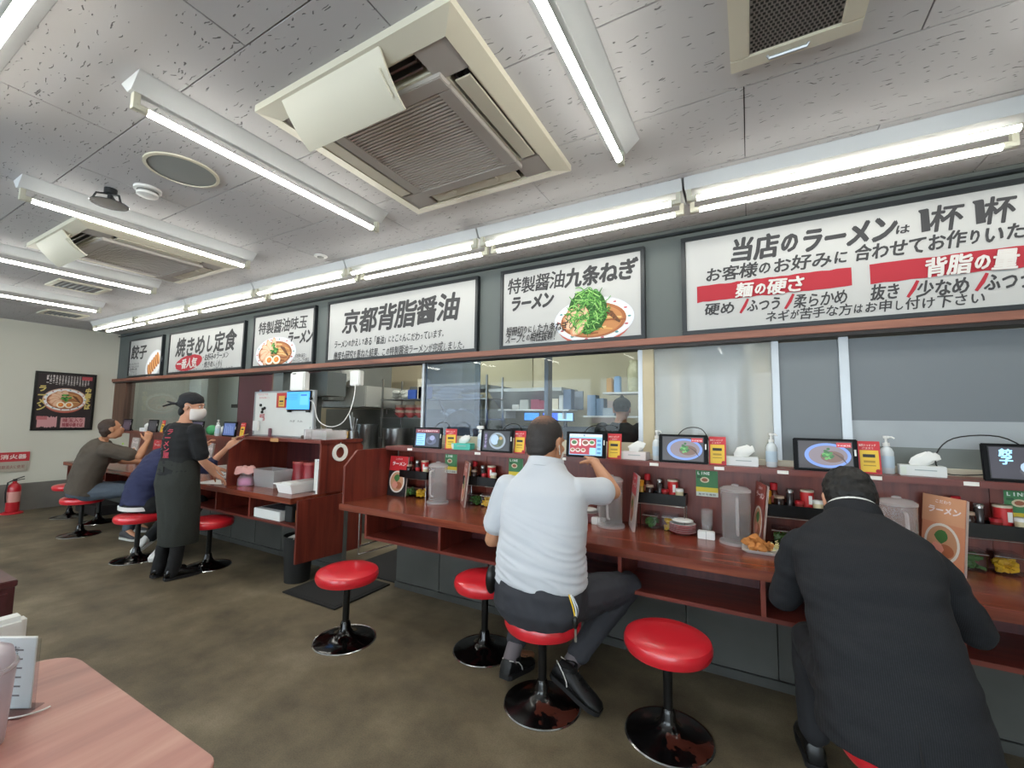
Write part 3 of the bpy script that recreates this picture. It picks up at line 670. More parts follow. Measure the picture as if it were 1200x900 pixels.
# stools
BASEM = mat('0b0a0b', .12, .3, spec=.7); BASEB, nt, b = new_mat('worn_black_base'); tc = nt.nodes.new('ShaderNodeTexCoord'); nz = nt.nodes.new('ShaderNodeTexNoise'); nz.inputs['Scale'].default_value = 9; nz.inputs['Detail'].default_value = 3
cr = nt.nodes.new('ShaderNodeValToRGB'); cr.color_ramp.elements[0].position = .56; cr.color_ramp.elements[0].color = lin('0b0a0b'); cr.color_ramp.elements[1].position = .6; cr.color_ramp.elements[1].color = lin('4a241c')
nt.links.new(tc.outputs['Object'], nz.inputs['Vector']); nt.links.new(nz.outputs[0], cr.inputs[0]); nt.links.new(cr.outputs[0], b.inputs['Base Color']); b.inputs['Roughness'].default_value = .2
def stool(label, worn=False):
    t = thing('bar_stool', label, 'stool')
    MB().lathe([(.02, .362), (.160, .362), (.181, .369), (.190, .387), (.191, .407), (.184, .424), (.162, .435), (.10, .440), (.01, .441)], n=40).build('seat', REDV, t, smooth=True)
    MB().lathe([(.10, .349), (.10, .362), (.02, .362)], n=20).build('seat_plate', BLACK, t)
    MB().lathe([(.021, .08), (.021, .350)], n=16).build('post', BLACK, t, smooth=True)
    MB().lathe([(.185, .006), (.165, .013), (.12, .021), (.075, .032), (.048, .05), (.034, .078), (.03, .105), (.022, .12)], n=40).build('base', BASEB if worn else BASEM, t, smooth=60)
    MB().lathe([(.189, 0), (.191, .004), (.187, .0085), (.18, .006), (.18, 0)], n=40).build('rim', CHROME, t, smooth=True)
    return t
st = stool('red stool in the foreground left of the white polo man, beside the black mat'); st.location = (-2.26, 1.96, 0)
wst = stool('red stool with a worn base under the man in the white polo', True); wst.location = (-.93, 2.03, 0)
for x, y, l, s_ in [(-1.44, 2.30, 'red stool tucked under the counter left of the white polo man', st), (-.352, 2.12, 'empty red stool between the white polo man and the suited man', wst), (.41, 1.81, 'red stool under the man in the dark suit', wst),
                (-5.20, 1.97, 'red stool under the diner in navy behind the waitress', st), (-4.42, 2.22, 'red stool just right of the waitress', st),
                (-6.77, 2.02, 'red stool under the man in the brown shirt', st), (-8.05, 2.28, 'farthest red stool, near the far wall', st), (-7.36, 2.36, 'red stool hidden behind the brown shirt man', st)]:
    copy_tree(s_, (x, y, 0), l)
for o in COL.objects:
    if o.name.startswith('bar_stool'): o['group'] = 'red counter stools'

# mats, bin
RUB = mat('1b1b1c', .8, var=.2, scale=80, bump=.001)
t = thing('floor_mat', 'black rubber mat on the floor in the gap between the counters', 'mat', (-2.96, 2.55, 0))
B(-3.27, -2.655, 2.20, 2.75, 0.001, .012).build('border', RUB, t, bevel=.003); B(-3.24, -2.685, 2.23, 2.72, .012, .0145).build('ribbed_centre', mat('242425', .85, var=.3, scale=120, bump=.001), t)
tag(B(-3.30, -2.64, 2.80, 4.4, .001, .010).build('kitchen_mat', RUB, bevel=.003), 'second black mat in the kitchen doorway behind the first mat', 'mat')
t = thing('trash_bin', 'black plastic bin under the end of the far counter', 'bin', (-3.42, 2.43, 0))
MB().lathe([(.10, .0), (.118, .37), (.122, .372), (.122, .38), (.114, .38), (.098, .01)], (-3.42, 2.43, 0), 28).build('shell', BLACKM, t, smooth=50)
MB().obox((-3.40, 2.37, .375), (1, 0, .1), (0, 1, .2), (0, 0, 1), .055, .04, .002).build('paper_scrap', PAPER, t)
# papers on the lower shelf of the far counter
t = thing('paper_box', 'white box of papers on the shelf under the far counter', 'box', (-3.72, 2.46, .5))
B(-3.90, -3.52, 2.31, 2.66, .4965, .575).build('box', WHITE, t, bevel=.004); B(-3.86, -3.56, 2.36, 2.62, .575, .579).build('dark_sheet', mat('3c3e44', .6), t)
tag(B(-3.50, -3.40, 2.34, 2.62, .4965, .63).build('black_box', BLACKM, bevel=.004), 'small black box beside the white box on the lower shelf', 'box')
tag(B(-3.385, -3.35, 2.36, 2.5, .4965, .60).build('orange_packet', mat('b8763a', .5), bevel=.003), 'small orange packet right of the black box on the lower shelf', 'packet')

# ---------------------------------------------------------------- things on the far counter
def basket(label, x, y, z, sx, sy, h, n=7):
    t = thing('basket', label, 'basket', (x, y, z)); a, b_ = sx / 2, sy / 2
    k = MB(); r1 = [(-a, -b_), (a, -b_), (a, b_), (-a, b_)]
    rs = []
    for f_, zz in ((.86, 0), (1, h), (1.08, h), (1.08, h - .008), (1.02, h - .008), (.97, h - .004), (.84, .006)):
        rs.append([V((x + p[0] * f_, y + p[1] * f_, z + zz)) for p in r1])
    k.rings(rs); k.build('tub', WHITEG, t, bevel=.003)
    return t
t = basket('white plastic tub on the end of the far counter', -3.565, 2.53, .7205, .22, .36, .085)
B(-3.64, -3.49, 2.38, 2.68, .785, .812).build('folded_towels', WHITE, t, bevel=.008)
t = thing('condiment_tub', 'clear round tub of pink sweetener packets on the far counter, topped by a pink cloth', 'tub', (-4.28, 2.44, .72))
MB().lathe([(.068, .7205), (.072, .73), (.07, .79), (.05, .815), (.052, .86), (.06, .88)], (-4.28, 2.44, 0), 20).build('tub', MILKY, t, smooth=True)
MB().lathe([(.058, .73), (.06, .785), (.01, .795)], (-4.28, 2.44, 0), 16).build('pink_packets', mat('d86ab0', .6, var=.2, scale=40), t, smooth=True)
k = MB(); rs = []
for z_, r_ in ((.90, .04), (.895, .075), (.87, .085), (.84, .09)):
    rs.append([V((-4.28 + r_ * (1 + .14 * math.sin(3 * a)) * math.cos(a), 2.44 + r_ * (1 + .14 * math.sin(3 * a + 1)) * math.sin(a), z_ + .01 * math.sin(5 * a))) for a in [2 * math.pi * i / 24 for i in range(24)]])
k.rings(rs).build('pink_cloth', mat('d3a09c', .8, var=.1, scale=30), t, smooth=True)
t = thing('storage_box', 'clear box of green sachets on the far counter beside the pink tub', 'box', (-4.03, 2.55, .72))
k = MB(); rs = [[V((-4.03 + sx * a, 2.55 + sy * b_, z_)) for sx, sy in ((-1, -1), (1, -1), (1, 1), (-1, 1))] for a, b_, z_ in ((.15, .085, .7205), (.165, .095, .885), (.16, .09, .885), (.146, .081, .725))]
k.rings(rs).build('box', MILKY, t); r = random.Random(2); k = MB()
for q in range(40): k.obox((-4.03 + r.uniform(-.11, .11), 2.55 + r.uniform(-.055, .055), .74 + r.uniform(0, .09)), (math.cos(q), math.sin(q), 0), (-math.sin(q), math.cos(q), 0), (0, 0, 1), .03, .015, .006)
o = k.build('green_sachets', mat('3f6b55', .6, var=.3), t); o['kind'] = 'stuff'
for i, x in enumerate((-3.86, -3.70)):
    t = thing('canister', ('left' if i == 0 else 'right') + ' of two tall dark red canisters inside the far counter cabinet', 'canister', (x, 2.72, .72), 'red canisters on the far counter')
    MB().lathe([(.072, .7205), (.072, .93), (.068, .935)], (x, 2.72, 0), 22).build('body', mat('8c2028', .4), t, smooth=50); MB().lathe([(.074, .93), (.074, .955), (.02, .958)], (x, 2.72, 0), 22).build('lid', mat('a2453f', .4), t, smooth=50)
t = thing('cutlery_tub', 'grey-green tub holding metal clips inside the far cabinet', 'tub', (-3.50, 2.78, .72))
MB().lathe([(.07, .7205), (.075, .86), (.068, .86), (.062, .73)], (-3.50, 2.78, 0), 18).build('tub', mat('8a978a', .5), t, smooth=50)
for k_ in range(7): MB().tube([(-3.50 + .03 * math.cos(k_), 2.78 + .03 * math.sin(k_), .74), (-3.50 + .05 * math.cos(k_), 2.78 + .05 * math.sin(k_ * 2), .93)], .004, 6).build('clip', CHROME, t)
t = thing('order_sheets', 'white order sheets hanging on a clipboard in the cabinet corner', 'papers', (-3.36, 2.6, .9))
MB().obox((-3.375, 2.60, .87), (.75, .66, 0), (0, 0, 1), (.66, -.75, 0), .07, .14, .004).build('sheets', PAPER, t); MB().obox((-3.372, 2.597, 1.0), (.75, .66, 0), (0, 0, 1), (.66, -.75, 0), .05, .012, .009).build('clip', CHROME, t)
B(-3.328, -3.308, 2.50, 2.56, .7205, .93).build('side_card', WHITE, t)
t = thing('tape_roll', 'white ring of tape hanging on the cabinet side panel', 'tape', (-3.26, 2.69, 1.07))
MB().lathe([(.05, .002), (.078, .002), (.078, .022), (.05, .022), (.05, .002)], (-3.278, 2.69, 1.07), 30, 'x', caps=False).build('roll', PAPER, t, smooth=50)
MB().tube([(-3.278, 2.69, 1.155), (-3.262, 2.69, 1.16), (-3.258, 2.69, 1.12)], .004, 6).build('hook', ALU, t)
# whiteboard
t = thing('whiteboard', 'whiteboard standing on the cabinet with red notes and magnets', 'whiteboard', (-4.0, 2.62, 1.19))
wb = [(-4.50, -3.535, 1.188, 1.64)]; f = MB(); x0, x1, z0, z1 = wb[0]
for a in ((x0, x1, z0, z0 + .015), (x0, x1, z1 - .015, z1), (x0, x0 + .02, z0 + .015, z1 - .015), (x1 - .02, x1, z0 + .015, z1 - .015)): f.box(a[0], a[1], 2.60, 2.625, a[2], a[3])
f.build('frame', ALU, t, bevel=.002); B(x0 + .02, x1 - .02, 2.606, 2.62, z0 + .015, z1 - .015).build('board', mat('cfd0cc', .3), t)
pr = Print((0, 2.6055, 0)); RN = mat('c85a60', .7)
pr.text(RN, '本日のおすすめ', -4.44, -4.27, 1.60, 1.62, 0, .1); pr.text(RN, '売切れ注意のこと', -4.42, -4.24, 1.565, 1.585, 0, .1); pr.text(RN, '確認', -4.40, -4.31, 1.37, 1.41, .01, .1); pr.text(RN, '済', -4.34, -4.30, 1.34, 1.37, .01, .1)
pr.text(INK, 'ねぎ  たれ', -3.90, -3.70, 1.335, 1.355, 0, .1); pr.build('notes', None, t)
for x, z in ((-4.38, 1.50), (-4.34, 1.46), (-4.31, 1.47), (-4.35, 1.43)): MB().lathe([(.014, -.012), (.014, 0)], (x, 2.6055, z), 12, 'y').build('magnet', BLACK, t)
B(-4.46, -4.38, 2.575, 2.60, 1.24, 1.34).build('pen_pocket', WHITE, t, bevel=.003); B(-4.19, -4.165, 2.575, 2.60, 1.188, 1.27).build('pen', mat('7a5560', .5), t, bevel=.004)
B(-3.66, -3.58, 2.56, 2.60, 1.188, 1.215).build('eraser', mat('4a3c34', .8), t, bevel=.006)
t['label'] = 'whiteboard standing on the far counter cabinet with red notes and magnets'
t = thing('notice_card', 'red and yellow card taped to the whiteboard beside the blue tablet', 'card', (-4.03, 2.6, 1.55))
B(-4.115, -3.955, 2.598, 2.603, 1.475, 1.62).build('red_sheet', mat('b43a34', .6), t); B(-4.075, -3.985, 2.5955, 2.5985, 1.485, 1.59).build('yellow_sheet', mat('d0a94e', .6), t)
pr = Print((0, 2.595, 0)); pr.rect(INK, -4.06, -4.0, 1.53, 1.545); pr.rect(INK, -4.06, -4.0, 1.505, 1.51); pr.build('print', None, t)
# blue tablet hanging on whiteboard, its cable
def EM(c, e=.8): return mat(c, .3, emit=e, var=.02)
t = thing('order_tablet', 'tablet with a bright blue screen mounted on the whiteboard', 'tablet', (-3.75, 2.59, 1.55))
B(-3.935, -3.575, 2.583, 2.599, 1.445, 1.635).build('body', BLACK, t, bevel=.006); B(-3.925, -3.585, 2.580, 2.5835, 1.458, 1.625).build('screen', EM('3f97f2', 1.0), t)
pr = Print((0, 2.5795, 0)); D = EM('2d6fc4', .8)
for q in range(5): pr.stroke(D, [(-3.90, 1.60 - q * .012), (-3.76, 1.60 - q * .012)], .0015)
pr.rect(EM('5aa9f7', 1), -3.72, -3.60, 1.50, 1.61); pr.rect(D, -3.71, -3.62, 1.585, 1.60); pr.build('screen_print', None, t)
for x in (-3.90, -3.62): B(x, x + .03, 2.572, 2.60, 1.43, 1.447).build('clamp', BLACK, t)
for z in (1.55,): B(-3.945, -3.93, 2.575, 2.60, z, z + .02).build('clamp', BLACK, t); B(-3.58, -3.565, 2.575, 2.60, z, z + .02).build('clamp', BLACK, t)
cab = [(-3.575, 2.585, 1.54), (-3.53, 2.59, 1.51), (-3.50, 2.62, 1.36), (-3.42, 2.68, 1.30), (-3.33, 2.74, 1.33), (-3.29, 2.80, 1.45), (-3.33, 2.88, 1.62), (-3.42, 2.96, 1.78)]
def smooth_path(p, n=5):
    p = [V(q) for q in p]; out = []
    for i in range(len(p) - 1):
        a, b_, c, d = p[max(i - 1, 0)], p[i], p[i + 1], p[min(i + 2, len(p) - 1)]
        for j in range(n):
            s = j / n; out.append(.5 * ((2 * b_) + (c - a) * s + (2 * a - 5 * b_ + 4 * c - d) * s * s + (-a + 3 * b_ - 3 * c + d) * s ** 3))
    return out + [p[-1]]
tag(MB().tube(smooth_path(cab), .0042, 6).build('power_cable', WHITE, smooth=True), 'white cable looping from the blue tablet up to the white box', 'cable')
tag(MB().use(WHITE).box(-3.47, -3.33, 2.93, 2.99, 1.70, 1.85).build('junction_box', WHITE, bevel=.008), 'white square box fixed beside the open pass, cable running into it', 'box')
t = thing('device_box', 'white rounded device on the bracket above the whiteboard', 'device', (-4.27, 2.95, 1.66))
B(-4.38, -4.14, 2.90, 2.98, 1.66, 1.87).build('case', WHITEG, t, bevel=.015); pr = Print((0, 2.899, 0)); pr.oval(BLACK, -4.30, 1.85, .035, .006); pr.build('slot', None, t)
B(-4.40, -4.10, 2.88, 2.999, 1.635, 1.66).build('bracket', GWALL, t)
# clear boxes, pickle jar, tongs on top of the cabinet
def clearbox(label, x0, x1, y0, y1, z, h, fill=None):
    t = thing('clear_box', label, 'box', ((x0 + x1) / 2, (y0 + y1) / 2, z)); k = MB(); th = .003
    k.box(x0, x1, y0, y1, z, z + th); k.box(x0, x1, y0, y0 + th, z + th, z + h); k.box(x0, x1, y1 - th, y1, z + th, z + h); k.box(x0, x0 + th, y0 + th, y1 - th, z + th, z + h); k.box(x1 - th, x1, y0 + th, y1 - th, z + th, z + h)
    k.build('box', MILKY, t)
    if fill:
        k = MB(); r = random.Random(9)
        for q in range(14): k.ell((r.uniform(x0 + .02, x1 - .02), r.uniform(y0 + .02, y1 - .02), z + .02 + r.uniform(0, h * .35)), (.017, .017, .012), 7, 5)
        o = k.build('filling', fill, t, smooth=True); o['kind'] = 'stuff'
    return t
clearbox('clear tray with green sachets on the cabinet beside the whiteboard', -3.50, -3.30, 2.56, 2.78, 1.187, .08, GREEN)
t = clearbox('narrow clear box of spoons against the whiteboard edge', -3.525, -3.505, 2.5, 2.78, 1.187, .09)
for q in range(4): MB().tube([(-3.515, 2.53 + q * .05, 1.2), (-3.51, 2.55 + q * .06, 1.30)], .004, 6).build('spoon', CHROME, t)
def clipjar(label, x, y, z, s, fill, cat='jar'):
    t = thing('clip_jar', label, cat, (x, y, z)); a = .052 * s; h = .095 * s
    k = MB(); rs = []
    for f_, zz in ((.9, 0), (1, .006), (1, h), (.9, h)): rs.append([V((x + a * f_ * p[0], y + a * f_ * p[1], z + zz)) for p in ((-1, -.8), (-.8, -1), (.8, -1), (1, -.8), (1, .8), (.8, 1), (-.8, 1), (-1, .8))])
    k.rings(rs).build('glass', CLEAR, t)
    r = random.Random(int(x * 99)); k = MB()
    for q in range(30): k.obox((x + r.uniform(-.62, .62) * a, y + r.uniform(-.62, .62) * a, z + .012 + r.uniform(0, h * .62)), V((math.cos(q), math.sin(q), .3)).normalized(), V((-math.sin(q), math.cos(q), 0)), V((0, 0, 1)), .016 * s, .010 * s, .006 * s)
    o = k.build('pickles', fill, t); o['kind'] = 'stuff'
    B(x - a * .95, x + a * .95, y - a * .95, y + a * .95, z + h, z + h + .012 * s).build('lid', CLEAR, t, bevel=.003); 
    MB().tube([(x - a, y - a * 1.03, z + h - .004), (x + a, y - a * 1.03, z + h - .004)], .003, 6).build('clip', CHROME, t)
    return t
clipjar('jar with yellow contents on the cabinet top beside the clear tray', -3.36, 2.84, 1.1872, .9, YELP)
t = thing('cooking_ladles', 'bundle of steel ladles and whisks standing at the end of the cabinet top', 'utensils', (-3.30, 2.88, 1.187))
MB().lathe([(.04, 1.1875), (.045, 1.26), (.04, 1.26), (.036, 1.19)], (-3.32, 2.87, 0), 14).build('holder', STEEL, t, smooth=50)
for q in range(6): MB().tube([(-3.32, 2.87, 1.2), (-3.32 + .05 * math.cos(q), 2.87 + .03 * math.sin(q), 1.36 + .015 * q)], .004, 6).build('handle', STEEL, t)
tag(MB().lathe([(.02, 1.1875), (.07, 1.20), (.085, 1.24), (.08, 1.24), (.06, 1.2)], (-3.42, 2.86, 0), 20).build('glass_dish', MILKY, smooth=True), 'small clear dish behind the tray on the cabinet top', 'dish')

# ---------------------------------------------------------------- repeated things of the seats
TBLK = mat('08080a', .45, spec=.15)
def tablet_frame(label, w_=.28, h_=.172):
    t = thing('tablet', label, 'tablet')
    MB().obox((0, 0, h_ / 2), (1, 0, 0), (0, .1, .995), (0, -.995, .1), w_ / 2, h_ / 2, .006).build('body', TBLK, t, bevel=.004)
    MB().obox((0, -.0062, h_ / 2 + .0006), (1, 0, 0), (0, .1, .995), (0, -.995, .1), w_ / 2 - .022, h_ / 2 - .013, .0008).build('screen', EM('141418', .3), t)
    MB().obox((w_ / 2 - .012, -.0065, h_ * .6), (1, 0, 0), (0, .1, .995), (0, -.995, .1), .004, .016, .0012).build('white_tab', WHITE, t)
    MB().obox((0, .03, .04), (1, 0, 0), (0, -.5, .866), (0, .866, .5), .05, .045, .003).build('stand', BLACK, t)
    return t
TABX = [(-2.345, 'tablet above the red menu card, with a red header on its screen'), (-1.677, 'tablet left of the white polo man, showing a plate in a ring'), (-.973, 'tablet the white polo man is touching, showing a red grid of dishes'),
        (-.358, 'tablet showing a blue rimmed plate with scallions, left of the frosted window post'), (.345, 'largest looking blue plate tablet, directly above the suited man'), (1.075, 'tablet at the right edge showing dumplings')]
tp = tablet_frame('proto'); first = True
def dish_screen(p, kind):
    if kind in (3, 4):
        p.rect(EM('3f383c', .5), -.115, .115, -.07, .07); p.oval(EM('6f8fd6', .7), .01, -.002, .10, .064, n=36); p.oval(EM('8a7f88', .55), .012, -.002, .084, .052, n=36); p.oval(EM('7c5e50', .5), .03, -.008, .05, .03, n=24)
        r = random.Random(4)
        for k in range(26): p.oval(EM(('3c8c3e', '2c6b30', '6dbb62')[k % 3], .5), .008 + r.gauss(0, .013), .005 + r.gauss(0, .012), .008, .007, n=7)
        for k in range(9): p.stroke(EM('5a4036', .4), [(.035 + .004 * k, .012 - k * .003), (.075 + .002 * k, -.01 - k * .004)], .0015)
        p.rect(EM('b0202c', .7), .05, .112, .042, .066); p.text(EM('e8e8e8', .8), 'ラーメンはこちら', .054, .109, .047, .056, .02)
    elif kind == 1:
        p.rect(EM('1a1c26', .4), -.115, .115, -.07, .07); p.rect(EM('3c2f52', .5), -.105, -.078, -.062, .06)
        p.oval(EM('8f9daa', .6), .01, 0, .072, .062, n=30); p.oval(EM('5f6a56', .5), .01, 0, .056, .048, n=26); p.oval(EM('9fb9d8', .7), -.012, .008, .035, .038, n=20); p.oval(EM('4e5c3a', .5), .035, -.01, .022, .03, n=16); p.oval(EM('c2a15c', .5), .04, .02, .014, .012, n=12)
        p.text(EM('9c8fb8', .6), 'おすすめ', -.104, -.08, -.055, .05, .02, 0, True)
    elif kind == 2:
        p.rect(EM('7fb8e0', .8), -.115, .115, -.07, .07); p.rect(EM('b0243a', .6), -.112, .075, -.066, .042); p.rect(EM('c9d8ea', .8), -.115, .115, .052, .070)
        for k, (x, y, s) in enumerate([(-.08, .012, .026), (-.0, .012, .026), (.045, .014, .022), (-.09, -.038, .017), (-.052, -.038, .017), (-.014, -.038, .017)]):
            p.oval(EM('d4c7c0', .7), x, y, s, s * .8, n=18); p.oval(EM(('3d7a3c', '8c5030', '4b8a44', 'a3744a', '8c5030', 'a3744a')[k], .5), x, y + .002, s * .7, s * .5, n=14)
        p.rect(EM('86c3ea', .9), .03, .073, -.064, -.02); p.text(EM('f0e0e0', .8), '特製', -.045, -.03, -.01, .038, .03, 0, True); p.text(EM('4a5a80', .7), 'メニュー一覧', -.1, 0, .055, .066, .02)
        for q in range(4): p.rect(EM('4f86b4', .7), .082, .108, -.06 + q * .027, -.045 + q * .027)
    elif kind == 0:
        p.rect(EM('1c2340', .5), -.115, .115, -.07, .07); p.rect(EM('7c1c34', .6), -.115, .115, .042, .07); p.text(EM('e6c9d0', .8), 'ラーメン定食おすすめ', -.10, .1, .05, .063, .03)
        p.rect(EM('7db4ee', .9), -.105, -.02, -.062, .036)
        for q in range(5): p.stroke(EM('3d6aa8', .6), [(-.1, .028 - q * .018), (-.03 - .01 * (q % 3), .028 - q * .018)], .002)
        p.oval(EM('4a5070', .6), .04, -.02, .05, .035, n=20); p.oval(EM('8a90b8', .7), .05, .0, .025, .02, n=14); p.oval(EM('20284a', .5), .03, -.03, .02, .014, n=12)
    elif kind == 5:
        p.rect(EM('45434e', .5), -.115, .115, -.07, .07); p.text(EM('8fd0ff', 1.1), '餃子', -.085, -.04, -.005, .062, .05, .1, True)
        p.oval(EM('5a5a60', .5), .05, -.035, .075, .028, n=24)
        for q in range(6): p.oval(EM(('a9c3dc', '8ca8c8')[q % 2], .7), .0 + q * .02, -.02 + (q % 2) * .012, .02, .024, rot=.4, n=12)
    else:
        p.rect(EM(('3c3440', '2a2c33', '4a4560', '586ea6')[kind - 6], .5), -.115, .115, -.07, .07)
        for q in range(6): p.stroke(EM(('6c5f6c', '555a62', '79708c', '8aa4d8')[kind - 6], .6), [(-.09 + .03 * q, .05 - .01 * (q % 3)), (-.07 + .03 * q, -.05)], .004)
tk = list(tp.children)
def put_tablet(i, x, y, z, label, kind, rz=0):
    o = copy_tree(tp, (x, y, z), label, rz, 'order tablets on the counter shelves', tk)
    p = Print((0, -.0085, .0865), (1, 0, 0), (0, .1, .995), .0004); dish_screen(p, kind); q = p.build('screen_print', None); q.parent = o
    return o
for i, (x, l) in enumerate(TABX): put_tablet(i, x, 2.803, 1.1432, l, i, R(6) if i == 0 else 0)
FARX = [(-8.0, 'dark tablet farthest left on the far counter shelf'), (-7.2, 'dark tablet above the brown shirt man\'s hand'), (-6.02, 'grey tablet right of the waitress\'s mask'), (-5.30, 'tablet with a blue screen left of the far cabinet')]
for i, (x, l) in enumerate(FARX): put_tablet(i, x, 2.803, 1.1432, l, 6 + i)
for k in tk: bpy.data.objects.remove(k)
bpy.data.objects.remove(tp)

def card(label, x, y, z, rz=0, rx=8):
    t = thing('promo_card', label, 'card', (x, y, z), 'red and yellow cards beside the tablets'); t.rotation_euler = (R(-rx), 0, R(rz))
    a = MB().box(-.046, .046, -.002, .002, 0, .165); q = a.build('card', mat('c43038', .5), None, bevel=.001); q.parent = t
    p = Print((0, -.0022, 0)); p.rect(mat('e0b83a', .5), -.038, .038, .008, .118); p.rect(INK, -.026, .024, .082, .098); p.rect(mat('a9862c', .5), -.024, .022, .055, .066); p.rect(mat('a9862c', .5), -.026, .024, .038, .043)
    p.oval(mat('a02028', .5), .032, .014, .011, .01, n=14); p.text(mat('ecd0c8', .5), '無料トッピング', -.04, .03, .138, .15, .02); p.text(mat('ecd0c8', .5), 'ご注文で', -.03, .02, .123, .134, 0); q = p.build('print', None); q.parent = t
for x, rz, l in [(-2.125, 25, 'tilted red and yellow card right of the header screen tablet'), (-1.495, 0, 'red and yellow card just left of the polo man\'s head'), (-.787, 0, 'red and yellow card right of the tablet being touched'),
              (-.170, 0, 'red and yellow card right of the tablet at the frosted window'), (.535, 0, 'red and yellow card above the suited man\'s head')]: card(l, x, 2.825, 1.1432, rz)
for x, l in [(-5.10, 'red and yellow card beside the blue screen tablet on the far counter'), (-7.0, 'yellow card left of the waitress\'s back on the far shelf')]: card(l, x, 2.825, 1.1432)

def tissue(label, x, y, z, col, s=1, rz=0, side='cfd6cc'):
    t = thing('tissue_box', label, 'tissue box', (x, y, z), 'tissue boxes on the shelf'); t.rotation_euler.z = R(rz)
    q = MB().box(-.085, .085, -.045, .045, 0, .05).build('box', mat(col, .6), None, bevel=.002); q.parent = t
    p = Print((0, -.0452, 0)); p.rect(mat(side, .6), -.082, -.06, .006, .044); p.stroke(mat('9aa5a5', .6), [(-.03, .03), (.05, .03)], .003); q = p.build('print', None); q.parent = t
    r = random.Random(int(x * 57)); k = MB(); n = 12
    rs = []
    for i in range(5):
        zz = .048 + i * .017; sp = (.028, .045, .055, .045, .018)[i]; th = (.006, .014, .020, .012, .004)[i]
        rs.append([V((math.cos(2 * math.pi * j / n) * sp * r.uniform(.85, 1.15) + .012 * i - .01, math.sin(2 * math.pi * j / n) * th * r.uniform(.5, 1.3), zz + r.uniform(-.006, .006))) for j in range(n)])
    q = k.rings(rs).build('tissue', WHITE, None, smooth=True); q.parent = t
for x, c, rz, l in [(-2.045, '4fb4a2', 8, 'teal tissue box behind the tilted card'), (-.665, 'd6cdcb', -5, 'white and pink tissue box right of the polo man'), (-.045, 'd5d6d6', 0, 'white tissue box in front of the frosted window'), (.745, 'd2d5d4', -6, 'white tissue box with a large loose tissue behind the suited man'),
                    (-5.62, 'd5d6d6', 0, 'white tissue box on the far shelf beside the green bag'), (-7.62, 'd5d6d6', 0, 'white tissue box with a raised tissue at the far end of the far shelf')]: tissue(l, x, 2.885, 1.1432, c, 1, rz)
def bottle(label, x, y, z, spray=False):
    t = thing('spray_bottle' if spray else 'sanitizer_bottle', label, 'bottle', (x, y, z), 'sanitizer bottles on the shelf'); c = (x, y, z)
    MB().lathe([(.026, 0), (.029, .004), (.029, .11), (.022, .128), (.013, .135), (.013, .142)], c, 16).build('body', mat('c3c9cc', .25, var=.03) if not spray else mat('c8d2d6', .4), t, smooth=True)
    if spray:
        k = MB(); k.lathe([(.014, .14), (.014, .158), (.009, .162)], c, 12); k.obox((x - .006, y, z + .182), (1, 0, 0), (0, 1, 0), (0, 0, 1), .026, .010, .012); k.tube([(x - .03, y, z + .184), (x - .042, y, z + .182)], .006, 8); k.tube([(x - .014, y, z + .17), (x - .024, y, z + .15), (x - .022, y, z + .14)], .004, 6); k.build('trigger_head', WHITE, t, bevel=.002)
    else:
        k = MB(); k.lathe([(.015, .14), (.015, .156), (.006, .158), (.006, .178), (.012, .18), (.012, .192)], c, 12); k.tube([(x, y, z + .186), (x + .02, y - .01, z + .187), (x + .03, y - .016, z + .18)], .0045, 6); k.build('pump', WHITE, t, smooth=50)
    MB().lathe([(.0295, .03), (.0295, .09)], c, 16, caps=False).build('label', mat('aebfcc', .5), t, smooth=True)
bottle('white trigger spray bottle left of the ringed plate tablet', -1.87, 2.885, 1.1432, True)
for x, l in [(-.525, 'clear pump bottle at the left post of the frosted window'), (.107, 'clear pump bottle at the right post of the frosted window'), (.618, 'clear pump bottle right of the card above the suited man'), (-5.55, 'pump bottle on the far shelf beyond the waitress\'s hand'), (-6.42, 'white bottle on the far shelf behind the waitress\'s neck'), (-4.83, 'chunky white dispenser left of the whiteboard')]: bottle(l, x, 2.80 if x == -5.55 else 2.895, 1.1432, x in (-6.42,))
tag(MB().ell((-5.84, 2.88, 1.205), (.10, .05, .062), 16, 10).build('green_bag', mat('3a8a55', .5, var=.2, scale=20), smooth=True), 'green plastic bag on the far shelf left of the pump bottle', 'bag')
TG = [(-2.52, 'left of the header screen tablet'), (-1.835, 'under the spray bottle'), (-1.135, 'beside the polo man\'s ear'), (-.525, 'under the pump bottle left of the frosted window'), (.153, 'left of the suited man\'s tablet'), (.89, 'left of the dumpling tablet'), (-.16, 'under the card by the frosted window'), (.545, 'under the card above the suited man')]
tgm = MB().use(PAPER).box(-.026, .026, -.0015, 0, 0, .018).mesh('seat_tag')
for x, l in TG:
    o = bpy.data.objects.new('seat_tag', tgm); COL.objects.link(o); o.location = (x, 2.7845, 1.118); tag(o, 'small white shelf edge tag ' + l, 'tag', 'white seat tags on the shelf edge')
# looping black tablet cables
for x, l in ((-.945, 'touched'), (-.33, 'frosted window'), (.97, 'dumpling'), (-1.60, 'ringed plate'), (-2.27, 'header screen')):
    p = smooth_path([(x - .09, 2.85, 1.15), (x - .10, 2.87, 1.24), (x - .03, 2.88, 1.345), (x + .07, 2.88, 1.35), (x + .12, 2.86, 1.27)] if x < .9 else [(x + .02, 2.85, 1.17), (x - .14, 2.87, 1.16), (x - .17, 2.88, 1.24), (x - .10, 2.89, 1.33), (x + .06, 2.89, 1.345), (x + .16, 2.86, 1.27)])
    tag(MB().tube(p, .0032, 6).build('tablet_cable', BLACK, smooth=True), 'thin black cable arching behind the ' + l + ' tablet', 'cable', 'tablet cables')

